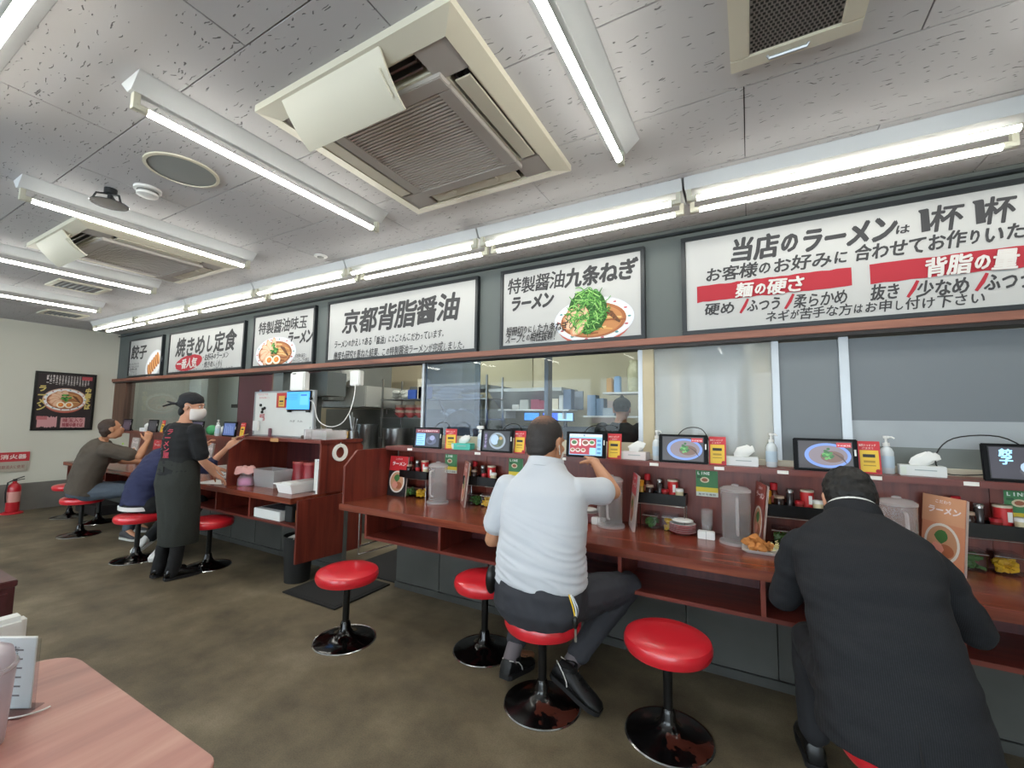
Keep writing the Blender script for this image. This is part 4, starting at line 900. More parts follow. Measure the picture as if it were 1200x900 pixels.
# condiment racks
RK = [(-2.51, 'behind the leftmost clear pitcher'), (-1.84, 'left of the polo man'), (-.50, 'right of the polo man\'s pitcher'), (.20, 'left of the suited man'), (.955, 'at the photo\'s right edge')]
RKF = [(-5.0, 'at the far counter\'s right end')]
BK = mat('101011', .25)
def rack():
    t = thing('condiment_rack', 'x', 'rack')
    MB().prism([(-.06, .160), (-.06, .225), (-.054, .225), (-.054, .205), (.054, .205), (.054, .225), (.06, .225), (.06, .160)], 0, -.15, .15).build('tray', BK, t, bevel=.0015)
    for s in (-1, 1): MB().box(s * .149 - (.003 if s > 0 else 0), s * .149 + (.003 if s < 0 else 0), -.054, .054, .205, .222).build('side', BK, t)
    for x in (-.142, .142):
        for y in (-.052, .052): MB().tube([(x, y, 0), (x, y, .166)], .003, 6).build('leg', CHROME, t)
    MB().tube([(-.142, -.056, .155), (.142, -.056, .155)], .0025, 6).build('rail', CHROME, t)
    return t
rk = rack(); rkk = list(rk.children)
def cyl(t, nm, prof, m, x, y, z, n=14): return MB().lathe(prof, (x, y, z), n).build(nm, m, t, smooth=50)
def condiments(x0, y0, z0, where):
    r = random.Random(int(x0 * 31)); z = z0
    def T(nm, l, c, dx, dy): return thing(nm, l + ' on the rack ' + where, c, (x0 + dx, y0 + dy, z), 'condiments on the black racks'), x0 + dx, y0 + dy
    t, x, y = T('sauce_bottle', 'dark bottle with a tall red cap', 'bottle', -.088, .02); cyl(t, 'body', [(.020, 0), (.022, .01), (.022, .07), (.012, .095)], mat('5a2a22', .2), x, y, z); cyl(t, 'cap', [(.018, .09), (.018, .125), (.015, .128)], RED, x, y, z); cyl(t, 'label', [(.0225, .02), (.0225, .06)], mat('c96a5c', .5), x, y, z)
    t, x, y = T('oil_bottle', 'small oil bottle with a yellow cap', 'bottle', -.118, -.022); cyl(t, 'body', [(.013, 0), (.015, .01), (.014, .045), (.009, .055)], mat('b88a3a', .25), x, y, z); cyl(t, 'cap', [(.015, .054), (.017, .06), (.017, .088), (.014, .09)], mat('e0961e', .4), x, y, z)
    t, x, y = T('vinegar_jar', 'squat dark jar with a pale lid', 'jar', -.065, -.028); cyl(t, 'body', [(.025, 0), (.027, .006), (.027, .045), (.022, .052)], mat('2a1a18', .15), x, y, z); cyl(t, 'lid', [(.024, .052), (.024, .064), (.02, .066)], mat('b8a08c', .4), x, y, z)
    t, x, y = T('pepper_mill', 'clear shaker with a steel top', 'shaker', -.012, .015); cyl(t, 'body', [(.018, 0), (.019, .075), (.015, .08)], mat('4c4546', .15, trans=.3), x, y, z); cyl(t, 'lid', [(.019, .08), (.019, .095), (.012, .104)], mat('a6a6a6', .25, .8), x, y, z)
    t, x, y = T('spice_tin', 'red tin with a cream rim', 'tin', .068, .018); cyl(t, 'body', [(.032, 0), (.032, .092)], mat('c02a2c', .35), x, y, z, 20); cyl(t, 'lid', [(.033, .092), (.033, .102), (.028, .104)], mat('cfc3ad', .4), x, y, z, 20); MB().box(x + .004, x + .02, y - .034, y - .031, z + .03, z + .075).build('label', WHITE, t)
    t, x, y = T('chilli_jar', 'small jar with a round red lid', 'jar', .028, -.028); cyl(t, 'body', [(.019, 0), (.021, .03)], mat('7a2a26', .2), x, y, z); cyl(t, 'lid', [(.022, .03), (.022, .044), (.018, .047)], mat('a91f28', .35), x, y, z)
    t, x, y = T('garlic_jar', 'small cream jar with a white lid', 'jar', .112, -.026); cyl(t, 'body', [(.022, 0), (.024, .04)], mat('cbbf9c', .35), x, y, z); cyl(t, 'lid', [(.025, .04), (.025, .055), (.02, .058)], WHITEG, x, y, z)
for i, (x, w_) in enumerate(RK + RKF):
    y = 2.875 if x > -3 else 2.84
    if i == 0: rk.location = (x, y, .7202); rk['label'] = 'black two level condiment rack ' + w_; rk['group'] = 'condiment racks'
    else: copy_tree(rk, (x, y, .7202), 'black two level condiment rack ' + w_, 0, 'condiment racks', rkk)
    condiments(x, y, .7202 + .2052, w_)
    clipjar('clip jar of green pickles under the rack ' + w_, x - .06, y - .005, .7202, .92, GREEN)['group'] = 'pickle jars'
    clipjar('clip jar of yellow pickles under the rack ' + w_, x + .055, y - .005, .7202, .92, YELP)['group'] = 'pickle jars'

def pitcher(label, x, y):
    t = thing('water_pitcher', label, 'pitcher', (x, y, .7202), 'clear water pitchers'); c = (x, y, .7202)
    MB().lathe([(.070, .012), (.073, .02), (.076, .27), (.078, .285), (.0735, .285), (.071, .27), (.068, .024), (.02, .02)], c, 32).build('body', PITM, t, smooth=50)
    MB().lathe([(.088, 0), (.09, .006), (.086, .014), (.07, .016)], c, 32).build('base', MILKY, t, smooth=50)
    MB().lathe([(.066, .03), (.068, .15), (.01, .152)], c, 24).build('water', WATER, t, smooth=50)
    MB().lathe([(.08, .286), (.08, .298), (.06, .312), (.02, .318), (.018, .325), (.006, .328)], c, 28).build('lid', MILKY, t, smooth=50)
    MB().tube(smooth_path([(x + .01, y - .074, .98), (x + .01, y - .108, .97), (x + .01, y - .11, .88), (x + .01, y - .106, .80), (x + .01, y - .073, .78)]), .008, 8).build('handle', MILKY, t, smooth=True)
PITM = glass_mat('pitcher_plastic', 'faf8f8', 1.4, .16, 'ffffff'); WATER = glass_mat('water', 'eef4f6', 1.33)
for x, y, l in [(-2.20, 2.77, 'clear water pitcher farthest left on the near counter'), (-.795, 2.77, 'clear water pitcher under the polo man\'s raised elbow'), (-.08, 2.77, 'clear water pitcher between the plates and the suited man'), (.62, 2.78, 'milky water pitcher partly hidden by the suited man\'s shoulder')]: pitcher(l, x, y)

def menu(label, x, y, rz, cover='c02a30', lower='1f1a1c', w_=.205, h_=.34):
    t = thing('menu_card', label, 'menu', (x, y, .7202), 'menus standing on the counters'); t.rotation_euler = (R(-6), 0, R(rz))
    for k in range(3):
        q = MB().box(-w_ / 2, w_ / 2, .006 * k, .006 * k + .003, 0, h_ - .002 * k).build('page', mat(lower if k == 0 else 'c9b8b0', .35), None, bevel=.0005); q.parent = t
    p = Print((0, -.0004, 0)); p.rect(mat(cover, .4), -w_ / 2, w_ / 2, h_ * .63, h_)
    p.text(mat('e8dada', .5), 'ラーメン', -.075, .085, h_ * .76, h_ * .86, .05, .05); p.text(mat('e8dada', .5), 'こだわり', -.04, .04, h_ * .9, h_ * .95, .02)
    p.oval(mat('d8d0c8', .5), 0, h_ * .36, .085, .092, n=30); p.oval(mat('b98a6a', .5), 0, h_ * .36, .073, .08, n=28); p.oval(mat('9c5a3c', .5), .02, h_ * .27, .04, .03, n=16); p.oval(mat('3d6a38', .6), .0, h_ * .45, .03, .03, n=12, jit=.25); p.oval(mat('d08a7a', .5), -.02, h_ * .28, .03, .03, n=14, jit=.15)
    q = p.build('cover_print', None); q.parent = t
    return t
menu('red and black menu card with a ramen bowl, leftmost on the near counter', -2.68, 2.80, 0)
menu('pinkish menu standing edge on left of the polo man', -1.985, 2.80, -48, 'b06a60', '8f5c52')
menu('red edged menus standing beside the polo man\'s pitcher', -.675, 2.79, -70, 'c8404a', 'b8a8a4')
menu('brown edged menus standing right of the third pitcher', .015, 2.79, -78, '8c4038', '7a3c30')
menu('orange menu standing open beside the suited man\'s right shoulder', .765, 2.78, -62, 'd09a78', 'c98868')
menu('red menu with a white ramen title between the brown shirt man and the waitress', -6.75, 2.66, 0, 'c8303a', '8c5a4a')
menu('patterned menu in front of the brown shirt man\'s face', -7.55, 2.72, 0, 'a59a96', 'a59a96')
menu('grey patterned menu at the waitress\'s elbow', -5.62, 2.72, 0, '9f9490', '9a8f8c')
def leaflet(label, x):
    t = thing('leaflet', label, 'leaflet', (x, 2.944, 1.02), 'green leaflets on the counter back panel')
    B(x - .062, x + .062, 2.9425, 2.9445, .935, 1.092).build('sheet', mat('d0d6cc', .5), t); p = Print((0, 2.9422, 0), lift=.0003)
    p.rect(mat('3f7d4c', .5), x - .062, x + .062, .99, 1.092); p.rect(mat('e0c83a', .5), x - .062, x + .062, .962, .99); p.text(mat('dfeadf', .5), 'LINE', x - .055, x + .02, 1.067, 1.085, .06)
    p.oval(mat('d9c9a8', .5), x - .012, 1.035, .026, .018, n=16); p.oval(mat('9c5a3c', .5), x - .012, 1.035, .017, .011, n=12); p.rect(mat('2a5a36', .5), x - .055, x - .03, 1.045, 1.058)
    p.text(INK, '友だち追加', x - .05, x + .05, .942, .954, .02); p.build('print', None, t)
leaflet('green leaflet behind the leftmost pitcher', -2.205); leaflet('green leaflet at the polo man\'s left shoulder', -1.585); leaflet('green leaflet left of the third pitcher', -.24); leaflet('green leaflet at the right edge of the photo', 1.11)

# plates, glasses, chicken
for sx, wh in ((-.37, 'left of the third pitcher'), (-.965, 'beside the polo man\'s elbow')):
    for k in range(5):
        m_ = (mat('b8303a', .3), WHITEG)
        t = thing('small_plate', ('topmost' if k == 4 else ('lowest', 'second', 'third', 'fourth')[k] + ' from the bottom') + ' of the stacked small plates ' + wh, 'plate', (sx, 2.83, .7202 + k * .011), 'stacked small plates')
        MB().lathe([(.035, 0), (.04, .004), (.072, .016), (.074, .018), (.07, .019), (.038, .007), (.01, .006)], (sx, 2.83, .7202 + k * .011), 28).build('plate', WHITEG, t, smooth=50)
        MB().lathe([(.046, .0030), (.0765, .0145), (.077, .0165)], (sx, 2.83, .7202 + k * .011), 28, caps=False).build('red_band', m_[0], t, smooth=50)
    tag(MB().ell((sx, 2.83, .798), (.062, .055, .012), 20, 8).build('folded_cloth', WHITE, smooth=True), 'white folded cloth on the plate stack ' + wh, 'cloth')
for sx, wh in ((-.235, 'left of the third pitcher'), (-.875, 'by the polo man\'s elbow')):
    for k in range(3):
        t = thing('drinking_glass', ('lowest', 'middle', 'top')[k] + ' of the stacked clear tumblers ' + wh, 'glass', (sx, 2.84, .7202 + k * .028), 'stacked tumblers')
        MB().lathe([(.026, 0), (.034, .088), (.032, .088), (.024, .004)], (sx, 2.84, .7215 + k * .032), 20).build('tumbler', PITM, t, smooth=50)
    t = thing('toothpick_box', 'small white holder in front of the tumblers ' + wh, 'holder', (sx, 2.77, .72)); B(sx - .045, sx + .045, 2.755, 2.79, .7202, .765).build('box', WHITEG, t, bevel=.003); B(sx - .001, sx + .001, 2.7535, 2.755, .7202, .765).build('seam', mat('8a8a8a', .5), t)
t = thing('food_plate', 'white rectangular plate on the counter left of the suited man', 'plate', (.05, 2.67, .72)); px0, py0 = .045, 2.66
k = MB(); k.rings([[V((px0 + sx * a, py0 + sy * b_, z_)) for sx, sy in ((-1, -1), (1, -1), (1, 1), (-1, 1))] for a, b_, z_ in ((.075, .055, .7202), (.098, .078, .738), (.094, .074, .739), (.072, .052, .726), (.02, .02, .725))]).build('plate', WHITEG, t, bevel=.002)
r = random.Random(8)
for q, (dx, dy, dz) in enumerate([(-.05, -.02, 0), (-.01, -.03, 0), (-.045, .025, 0), (-.005, .015, .004), (-.03, 0, .03), (.025, -.01, .004), (-.065, .005, .012)]):
    k = MB(); c = V((px0 + dx, py0 + dy, .748 + dz)); k.ell(c, (.026, .022, .02), 12, 8)
    for i in range(len(k.v)): k.v[i] += (k.v[i] - c).normalized() * noise.noise(k.v[i] * 75) * .022
    tag(k.build('fried_chicken', mat('b5763c', .7, var=.3, scale=60), smooth=True), ('leftmost front', 'front middle', 'back left', 'back middle', 'topmost', 'right hand', 'far left edge')[q] + ' piece of fried chicken on the white plate', 'fried chicken', 'fried chicken on the white plate')
k = MB()
for q in range(60): a = r.uniform(0, 6.28); p = V((px0 + .062 + r.gauss(0, .012), py0 + .01 + r.gauss(0, .02), .742 + abs(r.gauss(0, .012)))); k.tube([p, p + V((math.cos(a) * .018, math.sin(a) * .018, .004))], .0014, 4)
tag(k.build('shredded_cabbage', mat('ded9a0', .6)), 'pale shredded cabbage on the white plate of fried chicken', 'salad', kind='stuff')
# paper and basket by the waitress's hand
t = thing('menu_sheet', 'white printed sheet held flat on the far counter by the waitress', 'paper', (-4.72, 2.42, .722)); MB().obox((-4.70, 2.40, .7225), (.95, .3, 0), (-.3, .95, 0), (0, 0, 1), .15, .11, .0012).build('sheet', PAPER, t)
p = Print((-4.70, 2.40, .7237), (.95, .3, 0), (-.3, .95, 0), .0003)
for q in range(7): p.stroke(mat('8a8886', .7), [(-.12, .08 - q * .026), (.11, .08 - q * .026)], .003)
p.build('print', None, t)
t = thing('wire_basket', 'white slatted basket on the far counter behind the waitress\'s forearm', 'basket', (-4.88, 2.62, .72)); bx, by = -4.90, 2.66
B(bx - .19, bx + .19, by - .08, by + .08, .7202, .728).build('bottom', WHITEG, t)
for k_ in range(4):
    f = MB(); z = .735 + k_ * .03
    f.box(bx - .2, bx + .2, by - .09, by - .084, z, z + .018); f.box(bx - .2, bx + .2, by + .084, by + .09, z, z + .018); f.box(bx - .2, bx - .194, by - .084, by + .084, z, z + .018); f.box(bx + .194, bx + .2, by - .084, by + .084, z, z + .018); f.build('slat_ring', WHITEG, t)
f = MB()
for sx in (-.194, 0, .19): f.box(bx + sx, bx + sx + .006, by - .0835, by - .08, .728, .845); f.box(bx + sx, bx + sx + .006, by + .08, by + .0835, .728, .845)
f.build('upright', WHITEG, t)
for dx, l in ((0, 'left'), (.09, 'right')):
    t = thing('glass_shaker', l + ' clear shaker left of the far cabinet panel', 'shaker', (-4.60 + dx, 2.60, .72), 'clear shakers at the far cabinet')
    MB().lathe([(.028, 0), (.03, .01), (.026, .11), (.03, .12)], (-4.60 + dx, 2.60, .7202), 16).build('glass', PITM, t, smooth=50); MB().lathe([(.032, .12), (.03, .14), (.012, .155)], (-4.60 + dx, 2.60, .7202), 16).build('cap', mat('c4c0b8', .3, .5), t, smooth=50)
# ---------------------------------------------------------------- tables on the viewer's side
t = thing('dining_table', 'reddish wood table with rounded corners in the lower left foreground', 'table', (-1.32, 0, 0))
x0, x1, y0, y1, rr = -1.73, -.915, -.75, .515, .10; pts = []
for cx_, cy_, a0 in ((x1 - rr * .5, y1 - rr * .5, 0), (x0 + rr, y1 - rr, 90), (x0 + rr, y0 + rr, 180), (x1 - rr, y0 + rr, 270)):
    q = rr * .5 if a0 == 0 else rr
    for k in range(7): a = R(a0 + k * 15); pts.append((cx_ + q * math.cos(a), cy_ + q * math.sin(a)))
MB().prism(pts, 2, .69, .72).build('table_top', WTAB, t, bevel=.002)
MB().lathe([(.035, .03), (.035, .69)], (-1.32, -.1, 0), 16).build('column', BLACK, t, smooth=50); MB().lathe([(.26, 0), (.25, .015), (.06, .04), (.035, .05)], (-1.32, -.1, 0), 28).build('foot', BLACK, t, smooth=50)
t = thing('acrylic_stand', 'clear acrylic stand holding a white price list on the foreground table', 'stand', (-1.50, .38, .72))
pa, pb = V((-1.60, .30, 0)), V((-1.478, .374, 0)); u = (pb - pa).normalized(); nrm = V((u.y, -u.x, 0))
MB().obox((pa + pb) / 2 + V((0, 0, .7995)) , u, (0, 0, 1), nrm, .085, .079, .0015).build('paper', PAPER, t)
p = Print((pa + pb) / 2 + V((0, 0, .7995)) + nrm * .002, u, (0, 0, 1), .0004); p.text(INK, 'お品書き', .035, .052, 0, .06, 0, 0, True)
for q in range(6): p.stroke(mat('77706e', .7), [(-.06, .05 - q * .02), (.06, .05 - q * .02)], .0022)
p.build('print', None, t)
MB().obox((pa + pb) / 2 + V((0, 0, .799)) + nrm * .006, u, (0, 0, 1), nrm, .10, .078, .0012).build('front_sheet', CLEAR, t); MB().obox((pa + pb) / 2 + V((0, 0, .7212)) + nrm * .012, u, nrm, (0, 0, 1), .10, .028, .001).build('foot', CLEAR, t)
MB().tube(smooth_path([(pa + u * .2) + V((0, 0, .7235)) + nrm * .0, pb + u * .045 + nrm * .02 + V((0, 0, .7235)), pb + nrm * .04 + V((0, 0, .7235)), pa + nrm * .05 + V((0, 0, .7235))]), .0018, 6).build('foot_edge', WHITEG, t)
t = thing('plastic_jug', 'milky plastic water jug at the left edge of the foreground table', 'jug', (-1.387, .265, .72))
MB().lathe([(.056, 0), (.060, .004), (.067, .15), (.060, .185), (.04, .198), (.005, .2)], (-1.387, .265, .7202), 30).build('cup', mat('b9aeb8', .3), t, smooth=50)
MB().lathe([(.0685, .150), (.071, .155), (.0685, .160)], (-1.387, .265, .7202), 30).build('rim', MILKY, t, smooth=50)
t = thing('napkin_holder', 'white napkin holder standing at the left corner of the foreground table', 'napkins', (-1.66, .30, .72)); B(-1.715, -1.64, .30, .42, .7202, .80).build('holder', mat('c8c8c8', .3), t, bevel=.004)
B(-1.705, -1.65, .31, .41, .80, .875).build('napkins', WHITE, t, bevel=.012)
t = thing('service_cabinet', 'dark wooden cabinet at the left edge behind the foreground table', 'cabinet', (-3.1, .3, 0))
B(-3.6, -2.605, -.3, .60, .08, .70).build('body', WDK, t, bevel=.003); B(-3.62, -2.60, -.32, .605, .70, .725).build('top', WDK, t, bevel=.003); B(-3.57, -2.63, -.27, .57, 0, .08).build('plinth', BLACKM, t)
for y in (-.28, .16): d = B(-2.604, -2.59, y, y + .42, .1, .68).build('door', WDK, t, bevel=.002); MB().tube([(-2.585, y + .05, .40), (-2.57, y + .05, .40), (-2.57, y + .05, .52), (-2.585, y + .05, .52)], .004, 6).build('handle', CHROME, d)
tag(B(-8.45, -7.75, 2.45, 2.74, .0, .13).build('dark_bench', mat('231e1e', .6), bevel=.01), 'low dark ledge on the floor beyond the brown shirt man', 'bench')
tag(MB().lathe([(.14, .0), (.14, .012), (.12, .02)], (-7.0, 2.55, 0), 20).build('floor_disc', mat('1a1a1a', .5), smooth=50), 'dark round base on the floor under the far counter', 'base')

# ================================================================ KITCHEN BEHIND THE GLASS
KTUBE = TUBEM.copy(); KTUBE.node_tree.nodes['Principled BSDF'].inputs['Emission Strength'].default_value = TUBE * 2.0  # doubled emission for the added kitchen lamps
kl = thing('kitchen_fill_light', 'added ceiling light brightening the kitchen left of the hood', 'light', (-2.2, 4.3, ZC - .12), 'added kitchen fill lights')  # unseen lamp and its copies, added to brighten the kitchen
MB().box(-2.85, -1.55, 4.22, 4.38, 2.53, 2.579).build('housing', FIX, kl); q_ = ledtube(.6, (0, 0, -.07), KTUBE, .016); q_.parent = kl
for x, y, l in ((-5.6, 3.5, 'over the maroon panel'), (-.8, 3.9, 'above the cook'), (-3.9, 3.5, 'behind the open pass'), (1.9, 3.25, 'at the right end'), (.2, 3.25, 'behind the frosted window'), (-8.0, 3.6, 'at the far left'), (-2.3, 3.5, 'just behind the clear pane'), (-3.6, 4.9, 'above the bowl rack')): copy_tree(kl, (x, y, ZC - .12), 'added ceiling light brightening the kitchen ' + l)
KG = mat('a9aba7', .4, .3, var=.12, scale=2); KD = mat('6c706e', .5, .2, var=.15, scale=3)
t = thing('extractor_hood', 'grey steel extractor hood seen through the open pass', 'hood', (-4.9, 4.3, 1.8))
B(-5.75, -4.36, 3.95, 4.9, 1.52, 1.80).build('front_panel', KG, t, bevel=.01); B(-5.6, -4.75, 4.1, 4.8, 1.802, 2.2).build('upper_box', KD, t, bevel=.005)
MB().tube([(-4.72, 3.98, 2.05), (-4.58, 3.95, 1.84)], .11, 20).build('duct', KG, t, smooth=50)
B(-4.35, -3.0, 4.75, 5.45, 1.78, 1.84).build('canopy', KD, t, bevel=.01)
t = thing('wall_machine', 'dark machine with white labels behind the open pass, left of the hood', 'machine', (-4.9, 3.6, 1.7)); B(-5.1, -4.70, 3.65, 3.9, 1.60, 1.89).build('case', KD, t, bevel=.005)
for k_ in range(3): B(-4.80 - .0 * k_, -4.74, 3.63, 3.65, 1.65 + k_ * .075, 1.69 + k_ * .075).build('label', WHITE, t)
t = thing('cook_range', 'low steel range along the kitchen side of the pass', 'range', (-4.2, 4.2, 0)); B(-6.4, -2.7, 3.75, 4.5, 0, .88).build('body', KD, t, bevel=.01); B(-6.4, -2.7, 3.75, 4.5, .882, .91).build('top', KG, t, bevel=.005)
for k_ in range(5): MB().lathe([(.03, 0), (.03, .02), (.02, .035)], (-5.9 + k_ * .7, 3.748, .78), 14, 'y').build('knob', BLACK, t, smooth=50)
tag(B(-6.5, -2.9, 5.02, 5.06, .0, 1.52).build('splash_back', mat('7c807d', .4, .2, var=.3, scale=2)), 'stained dark steel splash back behind the range', 'splash back')
for i, (x, y, r_, h_, l) in enumerate([(-3.95, 4.1, .17, .34, 'tall steel stock pot right of the cabinet in the kitchen'), (-3.45, 4.2, .2, .3, 'wide steel pot in the middle of the range'), (-4.6, 4.2, .16, .38, 'steel stock pot behind the clear boxes')]):
    t = thing('stock_pot', l, 'pot', (x, y, .911), 'pots on the range'); MB().lathe([(r_ * .97, 0), (r_, .01), (r_, h_), (r_ + .01, h_ + .003), (r_ - .01, h_ + .003), (r_ - .01, .02)], (x, y, .911), 26).build('pot', STEEL, t, smooth=50)
    MB().tube([(x - r_, y, 1.13), (x - r_ - .05, y, 1.13), (x - r_ - .05, y - .08, 1.13), (x - r_ * .9, y - .08, 1.13)], .007, 6).build('handle', STEEL, t)
t = thing('wok', 'round dark wok hanging in the kitchen above the tablet with the red header', 'wok', (-2.9, 3.7, 1.15))
MB().lathe([(.02, .0), (.15, .03), (.26, .10), (.31, .18), (.30, .18), (.2, .07), (.02, .02)], (-2.92, 3.9, 1.18), 30, 'y').build('bowl', mat('111314', .4, .5), t, smooth=50); MB().tube([(-2.92, 3.75, 1.46), (-2.95, 3.7, 1.6)], .012, 8).build('handle', BLACK, t)
# steel rack with stacked bowls and boxes
t = thing('kitchen_rack', 'steel shelf rack behind the open pass loaded with bowls', 'shelf', (-3.95, 4.35, 0))
for z in (1.39, 1.63): B(-4.30, -2.62, 4.15, 4.55, z - .012, z).build('shelf', STEEL, t)
for x in (-4.29, -2.65):
    for y in (4.16, 4.52): B(x, x + .02, y, y + .02, .92, 1.9).build('upright', STEEL, t)
for i in range(3):
    for j in range(4):
        x = -4.05 + i * .17; z = 1.391 + j * .035; q = thing('ramen_bowl', ('left', 'middle', 'right')[i] + ' stack on the kitchen rack, ' + ('lowest', 'second', 'third', 'top')[j] + ' red and cream bowl', 'bowl', (x, 4.28, z), 'bowls stacked on the kitchen rack')
        MB().lathe([(.03, 0), (.035, .008), (.078, .045), (.08, .06), (.076, .06), (.03, .015)], (x, 4.28, z), 20).build('bowl', mat(('a85050', 'b8a898')[j % 2], .35), q, smooth=50)
for x, w_, h_, c, l in ((-3.80, .14, .12, '3454a0', 'blue box on the upper kitchen shelf'), (-3.63, .13, .16, '2f4a94', 'right hand blue box on the upper kitchen shelf'), (-3.66, .10, .26, 'b9b3a0', 'cream carton behind the blue boxes')):
    tag(B(x - w_ / 2, x + w_ / 2, 4.2 if 'blue' in l else 4.34, 4.33 if 'blue' in l else 4.5, 1.6302, 1.63 + h_).build('storage_box', mat(c, .5), bevel=.005), l, 'box')
k = MB(); r = random.Random(3)
for q in range(14): k.ell((-4.05 + r.uniform(-.16, .16), 4.30 + r.uniform(-.06, .06), 1.68 + r.uniform(-.02, .05)), (.06, .05, .035), 9, 6)
tag(k.build('plastic_bags', mat('a9aca6', .4), smooth=True), 'heap of clear plastic bags on the upper kitchen shelf', 'bags', kind='stuff')
for q, (x, z) in enumerate([(-3.35, 1.66), (-3.30, 1.70), (-3.25, 1.74), (-2.95, 1.66)]):
    tag(MB().lathe([(.05, 0), (.16 - .01 * q, .03), (.17 - .01 * q, .05), (.15 - .01 * q, .05), (.03, .01)], (x, 4.33, z - .029), 24).build('serving_tray', mat('a8aeb2', .35), smooth=50), 'round grey tray behind the pane with the blue reflection, ' + ('lowest', 'middle', 'upper', 'single right hand')[q], 'tray', 'trays behind the tinted pane')
k = MB()
for q in range(10): k.ell((-3.3 + r.uniform(-.2, .2), 4.32 + r.uniform(-.08, .08), 1.43 + r.uniform(0, .06)), (.05, .05, .03), 9, 6)
tag(k.build('dish_pile', mat('b4b8b8', .35), smooth=True), 'pile of pale dishes on the lower rack behind the pane with the blue reflection', 'dishes', kind='stuff')
for q, x in enumerate((-4.6, -4.52, -4.44, -4.66)):
    tag(MB().tube([(x, 4.62, 1.75), (x + .01, 4.62, 1.5 - .02 * q)], .008, 6).build('hanging_ladle', STEEL, smooth=True), 'steel ladle hanging under the hood, ' + ('farthest left but one', 'third from left', 'rightmost', 'leftmost')[q], 'ladle', 'hanging ladles')
# office-like counter with monitors behind the clear pane
t = thing('wall_shelf', 'long white shelf on brackets behind the clear pane', 'shelf', (-2.3, 4.9, 1.5)); B(-2.83, -1.86, 4.75, 5.05, 1.497, 1.515).build('board', WHITE, t)
for x in (-2.75, -1.95): B(x, x + .02, 4.77, 5.05, 1.40, 1.4965).build('bracket', WHITE, t)
t = thing('wall_shelf', 'lower shelf beside the cook behind the clear pane', 'shelf', (-1.35, 4.9, 1.44)); B(-1.68, -.9, 4.75, 5.05, 1.425, 1.443).build('board', WHITE, t)
t = thing('wall_shelf', 'high shelf with a glass jar above the cook', 'shelf', (-1.2, 4.9, 1.7)); B(-1.45, -.85, 4.75, 5.05, 1.69, 1.708).build('board', WHITE, t)
tag(B(-3.1, -.6, 5.2, 5.55, 0, 1.30).build('back_counter', mat('7f858c', .5), bevel=.005), 'grey blue back counter against the kitchen wall', 'counter')
tag(B(-2.78, -1.80, 5.08, 5.10, 1.516, 1.75).build('pin_board', mat('7f8894', .6)), 'blue grey board behind the boxes on the long shelf', 'board')
for q, (x, w_, h_, c) in enumerate([(-2.60, .10, .06, 'b4b4ae'), (-2.48, .12, .12, 'a6a8a2'), (-2.33, .11, .125, '8e3450'), (-2.215, .12, .11, '8a2f48'), (-2.08, .13, .13, 'c8c0ac'), (-1.98, .05, .17, 'c4c6c4'), (-1.90, .10, .24, '5a6b82')]):
    tag(B(x - w_ / 2, x + w_ / 2, 4.80, 4.92, 1.5152, 1.515 + h_).build('storage_box', mat(c, .6), bevel=.003), ('short cream', 'grey', 'left maroon', 'right maroon', 'cream framed', 'slim white', 'tall blue grey')[q] + ' box on the long kitchen shelf', 'box', 'boxes on the long kitchen shelf')
for q, (x, c) in enumerate([(-2.40, '3f8fe8'), (-2.14, '2f5fe8'), (-1.95, '9cc8ee')]):
    t = thing('monitor', ('left bright blue', 'middle deep blue', 'right pale')[q] + ' screen above the polo man\'s head', 'monitor', (x, 4.86, 1.36), 'screens behind the clear pane')
    B(x - .11, x + .11, 4.86, 4.88, 1.37, 1.48).build('case', BLACK, t, bevel=.003); B(x - .10, x + .10, 4.855, 4.86, 1.38, 1.472).build('screen', EM(c, .9), t); B(x - .02, x + .02, 4.865, 4.885, 1.30, 1.37).build('stand', BLACK, t)
for q, (x, w_, h_, c) in enumerate([(-1.60, .10, .24, '7f92a8'), (-1.50, .09, .20, '6f8196'), (-1.40, .14, .09, '9aa4ac'), (-1.24, .07, .13, 'b04a48')]):
    tag(B(x - w_ / 2, x + w_ / 2, 4.80, 4.95, 1.4432, 1.443 + h_).build('file_box', mat(c, .6), bevel=.003), ('tall blue grey', 'second blue grey', 'low grey', 'red and white')[q] + ' box on the lower shelf left of the cook', 'box', 'boxes on the lower shelf')
for q, (x, h_, c) in enumerate([(-1.40, .17, 'b98a4a'), (-1.31, .19, '7f9fc0')]):
    tag(B(x - .035, x + .035, 4.84, 4.92, 1.7082, 1.708 + h_).build('packet', mat(c, .5), bevel=.01), ('brown', 'blue')[q] + ' packet on the high shelf above the cook', 'packet')
tag(MB().lathe([(.07, 0), (.08, .02), (.085, .26), (.06, .32), (.065, .36), (.02, .37)], (-1.12, 4.9, 1.7082), 20).build('glass_jar', mat('b9b594', .25, var=.2, scale=30), smooth=True), 'tall glass jar on the high shelf above the cook', 'jar')
tag(B(-1.85, -1.55, 5.57, 5.598, 1.35, 1.65).build('wall_notice', mat('b9a8a2', .7)), 'pale notice with a red line on the kitchen wall', 'notice')
tag(B(-4.0, -2.75, 5.58, 5.598, 1.5, 2.3).build('wall_board', mat('a8a086', .7)), 'beige board on the kitchen wall above the rack', 'board')
tag(B(-1.72, -1.68, 3.75, 3.85, .0, 2.57).build('steel_post', mat('7b7f84', .4, .4)), 'thin grey post in the kitchen behind the clear pane', 'post')
t = thing('steel_hood', 'slanted steel hood behind the pane with the blue reflection', 'hood', (-2.9, 5.0, 1.7)); MB().prism([(4.75, 1.78), (5.3, 1.78), (5.3, 1.55), (5.1, 1.5), (4.75, 1.74)], 0, -2.98, -1.95).build('shell', KG, t)
